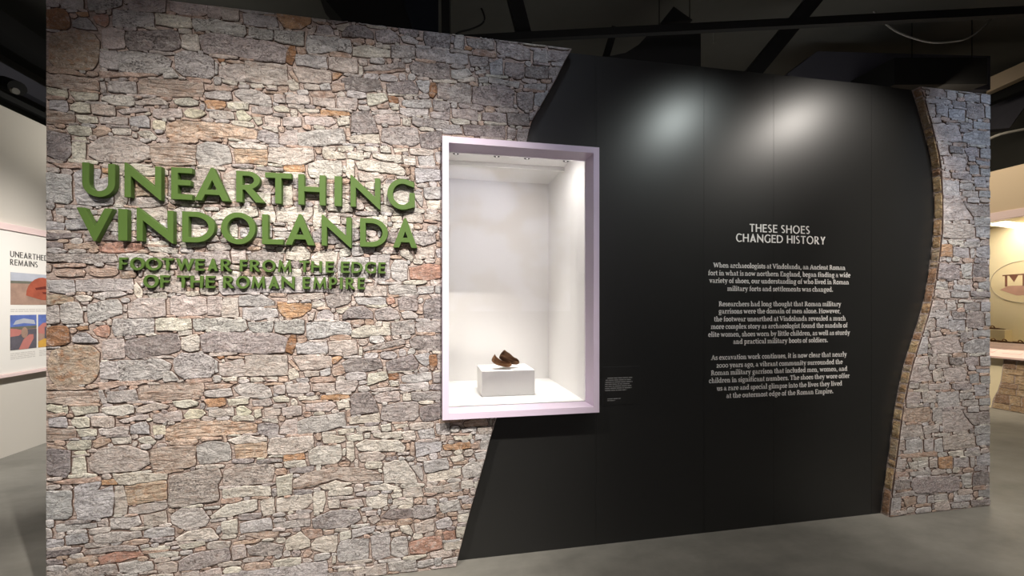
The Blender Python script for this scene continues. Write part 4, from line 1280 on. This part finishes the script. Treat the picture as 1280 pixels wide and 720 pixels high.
# ------------------------------------------------------------------ left gallery: information panel on the cream wall
ip = thing('information_panel', 'white printed information panel headed UNEARTHED REMAINS on the cream left wall', 'information panel', (-4.35, 5.2, .83))
FX = -4.31
place(obj('board', bx(-4.3495, FX, 3.2, 6.9, .86, 2.33), M['board'], bevel=.004), ip)
place(obj('top_rail', bx(-4.3495, FX + .012, 3.2, 6.9, 2.3305, 2.40), M['pinkish'], bevel=.003), ip)
place(obj('bottom_rail', bx(-4.3495, FX + .02, 3.2, 6.9, .825, .8595), M['pinkish'], bevel=.003), ip)
def wpt(px, py, x=FX):
    u = (px - CX) / FPX; k = (u * math.cos(YAW) + math.sin(YAW)); t = x / k
    return ((math.cos(YAW) - u * math.sin(YAW)) * t, EYE + (CY - py) / FPX * t)
def on_left(bm, depth=0.0):
    """turn x-right / facing -Y print so that it lies on the left wall facing +X"""
    for v in bm.verts:
        x, y, z = v.co
        v.co = (FX - y + .0006 + depth, x, z)
    return bm
y0 = wpt(12.5, 310)[0]; y1 = wpt(60, 312)[0]; y2 = wpt(47, 320)[0]
z1_ = wpt(12.5, 319.5)[1]
hd = caps_line('UNEARTHED', y0, y1, 2.062, .062, CAPW) + caps_line('REMAINS', y0, y2, 1.978, .062, CAPW)
place(obj('heading', on_left(solid_from_outlines(hd, .0008)), M['ink_dark'], recalc=True), ip)
def poly_on(bm, pts, mi, d):
    vs = [bm.verts.new((FX + d, y, z)) for y, z in pts]
    bm.faces.new(vs).material_index = mi
def photo(name, y0, y1, z0, z1, layers, mats, label):
    """a printed photograph: flat areas of colour laid on a thin card, given in 0..1 of its frame"""
    bm = bmesh.new()
    box(bm, FX + .0002, FX + .0012, y0, y1, z0, z1)
    for i, (mi, pts) in enumerate(layers):
        poly_on(bm, [(y0 + (y1 - y0) * a, z0 + (z1 - z0) * b) for a, b in pts], mi, .0016 + i * .0004)
    o = place(obj(name, bm, mats, recalc=False), ip); o['label'] = label; return o
mp_ = [mat('print_stone', rgb(160, 132, 116), .7, var=.25, scale=9), mat('print_cloud', rgb(176, 180, 190), .7, var=.12, scale=7), mat('print_rust', rgb(160, 82, 60), .7, var=.25, scale=10),
       mat('print_blue', rgb(92, 112, 176), .7, var=.35, scale=10), mat('print_skin', rgb(186, 120, 112), .7, var=.12, scale=9), mat('print_grey', rgb(92, 88, 96), .7, var=.3, scale=14),
       mat('print_hills', rgb(104, 104, 92), .7, var=.2, scale=9), mat('print_yellow', rgb(206, 160, 70), .7, var=.15, scale=9), mat('print_rust_dark', rgb(104, 40, 30), .7, var=.2, scale=10)]
ya, yb = wpt(13, 350)[0], wpt(80, 350)[0]; za, zb = wpt(13, 381)[1], wpt(13, 340)[1]
dome = [(.26, .30)] + [(.26 + .5 * (1 - math.cos(math.radians(a))) / 1.0 * .62, .30 + .60 * math.sin(math.radians(a))) for a in range(15, 166, 15)] + [(.90, .30), (.9, .14), (.55, .16)]
photo('photograph', ya, yb, za, zb, [(1, [(0, .72), (1, .74), (1, 1), (0, 1)]), (6, [(0, .66), (1, .70), (1, .78), (0, .74)]), (2, dome), (8, [(.42, .55), (.62, .62), (.80, .58), (.82, .50), (.6, .52), (.44, .48)]), (8, [(.55, .42), (.85, .44), (.85, .36), (.58, .36)])],
      mp_, 'photograph of a rust-red dome')
ya, yb = wpt(12.5, 410)[0], wpt(45.5, 410)[0]; za, zb = wpt(12.5, 438)[1], wpt(12.5, 394)[1]
ring = [(.52 + .13 * math.cos(math.radians(a)), .48 + .16 * math.sin(math.radians(a))) for a in range(0, 360, 24)]
photo('photograph', ya, yb, za, zb, [(3, [(0, .64), (1, .66), (1, 1), (0, 1)]), (1, [(.10, .72), (.5, .76), (.95, .72), (.9, .84), (.5, .90), (.2, .84)]), (6, [(0, .56), (1, .60), (1, .68), (0, .66)]),
      (5, [(0, .0), (1, .0), (1, .58), (0, .56)]), (4, [(0, .38), (.30, .40), (.42, .46), (.40, .56), (.22, .60), (0, .62)]), (4, [(.30, 0), (.66, 0), (.88, .30), (.86, .42), (.70, .42), (.48, .28)]), (0, ring)],
      mp_, 'photograph of fingers holding a small ring under blue sky')
ya, yb = wpt(47.5, 410)[0], wpt(82, 410)[0]; za2 = wpt(47.5, 432)[1]; zb2 = wpt(47.5, 392)[1]
photo('photograph', ya, yb, za, zb, [(3, [(0, .60), (1, .62), (1, 1), (0, 1)]), (4, [(0, .62), (.16, .74), (.5, .76), (.5, .46), (.2, .40), (0, .44)]), (5, [(.22, .24), (.5, .24), (.5, .66), (.22, .62)]), (7, [(0, 0), (.6, 0), (.6, .24), (.2, .26), (0, .18)])],
      mp_, 'photograph of a hand holding a dark object')
bm = bmesh.new()
ca_, cb_, cc_, cd_ = wpt(13, 390)[0], wpt(70, 390)[0], wpt(44, 445)[0], wpt(49, 445)[0]
def captions(ya, yb, px, py, n, step, h, seed):
    bm = bmesh.new()
    for i in range(n): greek_line(bm, ya, yb, wpt(px, py + i * step)[1], 0, h, seed + i)
    place(obj('caption_text', on_left(bm), M['ink_pale'], recalc=False), ip)
bm.free()
captions(ca_, cb_, 13, 387.5, 2, 2.4, .009, 40)
captions(ca_, cc_, 12.5, 443, 4, 2.2, .008, 50)
captions(cd_, cb_ + .2, 12.5, 443, 4, 2.2, .008, 60)

# ------------------------------------------------------------------ right gallery: long showcase with more shoes
ls = thing('long_showcase', 'long recessed showcase with warm lit back panel and pink label rail in the right gallery', 'display case', (8.4, 4.9, .3))
YA, YB = 3.2, 6.6
M['warm_white'] = mat('warm_case_lacquer', rgb(226, 214, 182), .6, .2)
place(obj('top_rail', bx(8.37, 8.46, YA + .001, YB - .001, 2.86, 2.979), M['pinkish'], bevel=.003), ls)
place(obj('back_panel', bx(9.3, 9.33, YA, YB, .95, 3.0), M['warm_white']), ls)
for a, b in ((YA - .03, YA), (YB, YB + .03)):
    place(obj('side_panel', bx(8.56, 9.299, a, b, .95, 3.0), M['warm_white']), ls)
place(obj('case_floor', bx(8.72, 9.299, YA + .001, YB - .001, .94, .975), M['warm_white']), ls)
place(obj('ceiling_panel', bx(8.56, 9.299, YA + .001, YB - .001, 2.90, 2.93), M['warm_white']), ls)
for k in range(8):
    y = 3.6 + k * .38
    bm = bmesh.new(); tube(bm, [(8.9, y, 2.8995), (8.9, y, 2.885)], .025, 12)
    place(obj('downlight', bm, M['lens']), ls)
place(area('long_showcase_strip', (8.75, 4.9, 2.86), (8.85, 4.9, 1.0), 70, .3, 3.2, (1.0, .88, .70)), ls)
bm = bmesh.new()
prism(bm, [(8.30, YA, .77), (8.72, YA, .95), (8.72, YA, .985), (8.30, YA, .80)], (0, YB - YA, 0))
M['rail'] = mat('dusty_pink_rail', rgb(206, 180, 174), .6, .2)
rl = place(obj('label_rail', bm, M['rail'], bevel=.003), ls)
M['label_tint'] = mat('label_print', rgb(206, 178, 172), .6)
for k in range(6):
    y = 3.95 + k * .30
    bm = bmesh.new()
    prism(bm, [(8.40, y, .8455), (8.60, y, .9335), (8.60, y + .2, .9335), (8.40, y + .2, .8455)], (-.001, 0, .002))
    q = obj('label', bm, M['label_tint']); q.parent = rl
place(obj('glass_pane', bx(8.47, 8.478, YA + .002, YB - .002, .96, 2.855), gm), ls)
# oval picture on the back panel
M['pic_pale'] = mat('oval_print_cream', rgb(222, 208, 172), .7)
M['pic_brown'] = mat('oval_print_brown', rgb(120, 78, 62), .7, var=.25, scale=8)
M['pic_pink'] = mat('oval_print_pink', rgb(190, 150, 134), .7, var=.15, scale=8)
bm = bmesh.new()
oc = at(1282, 352, 7.0); oy, oz = oc.y * 9.3 / oc.x, EYE + (oc.z - EYE) * 9.3 / oc.x
prism(bm, [(9.2995, oy + .42 * math.cos(a * math.pi / 20), oz + .34 * math.sin(a * math.pi / 20)) for a in range(40)], (-.006, 0, 0))
ov = place(obj('oval_picture', bm, M['pic_pale']), ls)
bm = bmesh.new()
prism(bm, [(9.293, oy + a, oz + b) for a, b in ((.30, -.12), (.2, -.06), (-.3, -.06), (-.3, -.2), (.1, -.22))], (-.002, 0, 0), 1)
prism(bm, [(9.293, oy + a, oz + b) for a, b in ((.24, .12), (.21, .12), (.21, -.07), (.24, -.07))], (-.002, 0, 0), 0)
prism(bm, [(9.293, oy + a, oz + b) for a, b in ((.19, .11), (.08, .11), (.13, .0))], (-.002, 0, 0), 0)
prism(bm, [(9.293, oy + a, oz + b) for a, b in ((.03, .12), (-.3, .12), (-.3, -.07), (.03, -.07))], (-.002, 0, 0), 0)
prism(bm, [(9.293, oy + a, oz + b) for a, b in ((.27, .125), (-.3, .135), (-.3, .112), (.27, .105))], (-.002, 0, 0), 0)
pp = obj('printed_scene', bm, [M['pic_brown'], M['pic_pink']]); pp.parent = ov
bm = bmesh.new(); tube(bm, [(9.292, oy + .42 * math.cos(a * math.pi / 20), oz + .34 * math.sin(a * math.pi / 20)) for a in range(41)], .006, 6, cap=False)
M['pic_rim'] = mat('oval_print_rim', rgb(186, 176, 156), .7)
rm = obj('rim', bm, M['pic_rim']); rm.parent = ov
# apron under the rail: cream board with a curved stone facing
place(obj('apron', bx(8.385, 8.3995, YA, YB, .0, .765), M['warm_white']), ls)
sa = []
for px, py in ((1254.5, 446), (1253, 460), (1251, 475), (1247, 488), (1241, 499), (1239, 506)):
    u = (px - CX) / FPX; t = 8.36 / (u * math.cos(YAW) + math.sin(YAW))
    sa.append(((math.cos(YAW) - u * math.sin(YAW)) * t, EYE + (CY - py) / FPX * t))
sa = [(sa[0][0], .768)] + [(y, max(z, 0.0)) for y, z in sa[1:]]
sa[-1] = (sa[-1][0], 0.0)
bm = bmesh.new()
prism(bm, [(8.36, y, z) for y, z in sa] + [(8.36, 3.2, 0.0), (8.36, 3.2, .768)], (.0245, 0, 0))
place(obj('stone_facing', bm, M['joint']), ls)
bm = bmesh.new(); lc = bm.loops.layers.float_color.new('Col'); lt = bm.loops.layers.float_color.new('Trait')
rs = random.Random(3)
z = .01
while z < .74:
    hh = rs.uniform(.07, .15); hh = min(hh, .76 - z)
    y = interp([(a, b) for a, b in sa], z + hh / 2) - .01
    while y > 3.3:
        l = rs.uniform(.10, .28)
        c = rgb(*rs.choice(((176, 150, 120), (168, 140, 116), (186, 162, 132), (150, 124, 104))))
        pts = [(y, z), (y - l + .015, z), (y - l + .015, z + hh - .015), (y - rs.uniform(0, .02), z + hh - .015)]
        pts = [(min(a, interp(sa, max(b, .002)) - .006), b) for a, b in pts]
        vs = [bm.verts.new((8.352, a, b)) for a, b in pts]; v0 = [bm.verts.new((8.361, a + (.004 if i in (0, 3) else -.004), b + (.004 if i > 1 else -.004))) for i, (a, b) in enumerate(pts)]
        for f in [bm.faces.new(vs)] + [bm.faces.new((v0[i], v0[(i + 1) % 4], vs[(i + 1) % 4], vs[i])) for i in range(4)]:
            for q in f.loops: q[lc] = c; q[lt] = (.4, .4, .4, 1)
        y -= l
    z += hh
place(obj('stonework', bm, M['stone']), ls)
def sandal(px, py, xw, ln, label, riser=False):
    """flat old leather sole with a turned-up rim"""
    u = (px - CX) / FPX; t = xw / (u * math.cos(YAW) + math.sin(YAW))
    y = (math.cos(YAW) - u * math.sin(YAW)) * t; zf = EYE + (CY - py) / FPX * t
    zb = .9755 if not riser else zf + .006
    o = thing('leather_sandal', label, 'shoe', (xw, y, zb), 'sandals in the long showcase')
    bm = bmesh.new(); n = 20; top = []; bot = []; mid = []
    for k in range(n):
        a = 2 * math.pi * k / n
        ry = ln / 2 * math.cos(a); rx = (.045 - .008 * math.cos(2 * a) + .006 * math.cos(a)) * math.sin(a)
        bot.append(bm.verts.new((rx * .8, ry * .95, .002))); top.append(bm.verts.new((rx, ry, .022 + .012 * math.cos(a)))); mid.append(bm.verts.new((rx * .7, ry * .85, .012)))
    bm.faces.new(bot[::-1]); bm.faces.new(mid)
    for k in range(n):
        j = (k + 1) % n
        bm.faces.new((bot[k], bot[j], top[j], top[k])); bm.faces.new((top[k], top[j], mid[j], mid[k]))
    s_ = obj('sole', bm, M['leather_dark'], o, smooth=True)
    bm = bmesh.new()
    tube(bm, smooth_path([(-.045, .03, .02), (-.03, .035, .045), (.0, .04, .055), (.03, .035, .045), (.045, .03, .02)], 4), .008, 6)
    obj('strap', bm, M['leather'], o, smooth=True)
    return o
sandal(1259, 420, 8.86, .24, 'dark sandal lying second from the stone strip in the right gallery showcase')
sandal(1245, 419, 8.92, .14, 'tiny dark sandal sole nearest the stone strip in the right gallery showcase')
sandal(1279, 422, 8.82, .24, 'dark sandal cut by the right edge of the picture in the right gallery showcase')
bm = bmesh.new()
u = (1244 - CX) / FPX; t = 9.1 / (u * math.cos(YAW) + math.sin(YAW)); yr = (math.cos(YAW) - u * math.sin(YAW)) * t; zr = EYE + (CY - 412) / FPX * t
box(bm, 9.02, 9.18, yr - .16, yr + .18, .975, zr)
tag(obj('display_riser', bm, M['warm_white'], bevel=.002), 'cream riser block under the highest sandal in the right gallery showcase', 'riser')
sandal(1244, 412, 9.1, .26, 'dark flat sandal raised on a cream block in the right gallery showcase', True)

# ------------------------------------------------------------------ overhead structure
def bar(name, p, q, wd, ht, m, label, cat='beam', group=None):
    bm = bmesh.new(); beam(bm, p, q, wd, ht)
    return tag(obj(name, bm, m), label, cat, group)
bar('lighting_track', at(560, 51, 4.9), at(1330, 12, 4.3), .06, .085, M['darker'], 'long thin black lighting track crossing above the black wall', 'track')
bar('ceiling_strut', at(657, 52, 4.9), at(637, -25, 4.9), .16, .16, M['darker'], 'thick black strut rising above the end of the long stone panel')
bar('ceiling_strut', at(756, 75, 5.4), at(768, 36, 5.4), .09, .09, M['darker'], 'short black strut under the lighting track beside the dark duct')
bar('ceiling_strut', at(934, 100, 5.3), at(1018, -2, 5.3), .21, .18, M['darker'], 'wide diagonal black brace above the middle of the black wall')
bar('hanger_post', at(558, 60, 4.75), at(557, -30, 4.75), .11, .09, M['darker'], 'black vertical hanger post above the stone panel beside the dark blue duct', 'post')
bar('hanger_rod', at(624, 60, 5.2), at(624, -20, 5.2), .04, .04, M['darker'], 'thin black vertical rod between hanger post and thick strut', 'rod')
bar('hanger_rod', at(842, 44, 5.3), at(842, 6, 5.3), .03, .03, M['darker'], 'thin black rod dropping from the roof gusset to the lighting track', 'rod')
bm = bmesh.new(); prism(bm, [at(826, 28, 5.3), at(842, 8, 5.3), at(866, 25, 5.3)], (0, .15, 0))
tag(obj('roof_gusset', bm, M['darker']), 'triangular black gusset plate above the lighting track', 'gusset')
dd = thing('air_duct', 'big dark blue-black duct above the top of the long stone panel', 'duct', at(480, 40, 4.9))
bm = bmesh.new(); prism(bm, [at(396, -12, 4.9), at(436, 34, 4.9), at(520, 60, 4.9), at(520, -12, 4.9)], (0, .4, 0))
place(obj('duct_side', bm, M['darker']), dd)
bm = bmesh.new(); q = at(470, 0, 5.0); tube(bm, [(q.x, q.y, q.z - .1), (q.x, q.y, 5.6)], .012, 8)
place(obj('hanger', bm, M['darker']), dd)
bm = bmesh.new(); prism(bm, [at(500, -12, 4.8), at(524, 56, 4.8), at(548, 60, 4.88), at(548, -12, 4.88)], (0, .4, 0))
place(obj('duct_face', bm, M['blue_dark']), dd)
bm = bmesh.new()
prism(bm, [at(748, 80, 5.0)] + [at(a, b, 5.0) for a, b in ((762, 70), (782, 66), (798, 56), (812, 41), (876, 38), (876, 84))], (0, .7, 0))
hd_ = thing('hanging_duct', 'black box duct with curved left side hanging behind the black wall', 'duct', at(840, 70, 5.2))
place(obj('duct_body', bm, M['darker']), hd_)
for px in (824, 862):
    bm = bmesh.new(); q = at(px, 45, 5.3); tube(bm, [(q.x, q.y, q.z - .05), (q.x, q.y, 5.6)], .006, 6); place(obj('hanger', bm, M['darker']), hd_)
bm = bmesh.new(); tube(bm, [at(892, 54, 4.9), at(892, 30, 4.9)], .006, 8)
tag(obj('suspension_wire', bm, M['cable']), 'short pale vertical suspension wire under the lighting track', 'wire')
bm = bmesh.new(); tube(bm, smooth_path([at(1092, 14, 4.5), at(1118, 38, 4.5), at(1158, 52, 4.5), at(1190, 52, 4.5), at(1215, 45, 4.5), at(1246, 18, 4.5)], 6), .009, 6)
tag(obj('cable', bm, M['cable']), 'pale cable hanging in a loop at upper right', 'cable')
bm = bmesh.new(); tube(bm, smooth_path([at(590, -10, 5.6), at(604, 16, 5.6), at(604, 28, 5.6), at(590, 36, 5.6), at(572, 41, 5.6), at(566, 50, 5.6)], 6), .012, 6)
tag(obj('cable', bm, M['darker']), 'black cable hanging in a loop right of the hanger post', 'cable')
bm = bmesh.new(); prism(bm, [at(985, 110, 6.2), at(985, 92, 6.2), at(1022, 64, 6.2), at(1238, 70, 6.2), at(1238, 112, 6.2)], (0, .2, 0))
M['grey_lilac'] = mat('grey_bulkhead_paint', rgb(74, 74, 82), .8, .2)
tag(obj('bulkhead', bm, M['grey_lilac']), 'grey bulkhead panel above the right half of the black wall', 'bulkhead')
bm = bmesh.new(); prism(bm, [at(1118, 106, 5.6), at(1118, 72, 5.6), at(1234, 72, 5.6), at(1234, 105, 5.6)], (0, .6, 0))
ad_ = thing('air_duct', 'black duct box above the narrow stone strip', 'duct', at(1175, 100, 5.9))
place(obj('duct_body', bm, M['darker']), ad_)
for px in (1140, 1215):
    bm = bmesh.new(); q = at(px, 80, 5.8); tube(bm, [(q.x, q.y, q.z - .05), (q.x, q.y, 5.6)], .006, 6); place(obj('hanger', bm, M['darker']), ad_)
bm = bmesh.new(); prism(bm, [at(1234, 116, 7.0), at(1234, 98, 7.0), at(1300, 68, 6.6), at(1300, 86, 6.6)], (.15, .1, 0))
tag(obj('ceiling_beam', bm, M['tan']), 'beige ceiling beam above the right gallery', 'beam')
bm = bmesh.new(); prism(bm, [at(1232, 131, 7.2), at(1232, 117, 7.2), at(1300, 90, 6.8), at(1300, 104, 6.8)], (.15, .1, 0))
tag(obj('ceiling_beam', bm, M['darker']), 'black ceiling beam under the beige beam in the right gallery', 'beam')
bm = bmesh.new(); prism(bm, [at(1232, 162, 7.6), at(1232, 131, 7.6), at(1300, 106, 7.2), at(1262, 160, 7.4)], (.15, .1, 0))
tag(obj('bulkhead', bm, M['grey_lilac']), 'grey panel under the black beam in the right gallery', 'bulkhead')
bm = bmesh.new(); tube(bm, smooth_path([at(1230, 178, 6.4), at(1250, 168, 6.2), at(1300, 158, 6.0)], 5), .02, 8)
tag(obj('pipe', bm, M['cable']), 'pale pipe above the right gallery wall', 'pipe')
bar('ceiling_beam', (-4.7, 2.6, 4.62), (-4.7, 9.5, 4.62), .25, .22, M['darker'], 'black beam high above the cream left wall')
bar('ceiling_beam', (-4.95, 2.6, 4.25), (-4.95, 9.5, 4.25), .12, .2, M['grey_lilac'], 'dark grey beam just below the high black beam at upper left')
bar('lighting_track', (-4.5, 3.0, 3.78), (-4.5, 9.0, 3.78), .05, .06, M['darker'], 'black lighting track along the top of the cream left wall', 'track')
tl = thing('track_spotlight', 'black track spotlight above the cream left wall', 'spotlight', at(17, 112, 4.2))
bm = bmesh.new(); tube(bm, [at(6, 104, 4.3), at(22, 110, 4.2)], .07, 14); place(obj('lamp_body', bm, M['darker']), tl)
bm = bmesh.new(); tube(bm, [at(17, 113, 4.15), at(20, 114, 4.14)], .03, 14); place(obj('lens_ring', bm, M['cable']), tl)
bm = bmesh.new(); beam(bm, at(14, 90, 4.3), at(14, 104, 4.3), .03, .03); place(obj('yoke', bm, M['darker']), tl)
# pale wall map in the foyer, mirrored faintly in the showcase glass
mm = bpy.data.materials.new('wall_map_print'); mm.use_nodes = True
nt = mm.node_tree; b = nt.nodes['Principled BSDF']; b.inputs['Roughness'].default_value = .8
tc = nt.nodes.new('ShaderNodeTexCoord'); n = nt.nodes.new('ShaderNodeTexNoise'); n.inputs['Scale'].default_value = 1.5; n.inputs['Detail'].default_value = 6
r = nt.nodes.new('ShaderNodeValToRGB'); r.color_ramp.elements[0].position = .44; r.color_ramp.elements[0].color = rgb(150, 132, 112)
r.color_ramp.elements[1].position = .53; r.color_ramp.elements[1].color = rgb(226, 230, 255)
nt.links.new(tc.outputs['Object'], n.inputs['Vector']); nt.links.new(n.outputs[0], r.inputs[0]); nt.links.new(r.outputs[0], b.inputs['Base Color'])
tag(obj('wall_map', bx(-1.4, 2.75, -3.12, -3.05, 1.45, 4.3), mm), 'pale wall map across the foyer mirrored in the showcase glass', 'map')
struct('wall_foyer', bx(-7, 12, -3.3, -3.125, 0, 5.6), M['dark'])
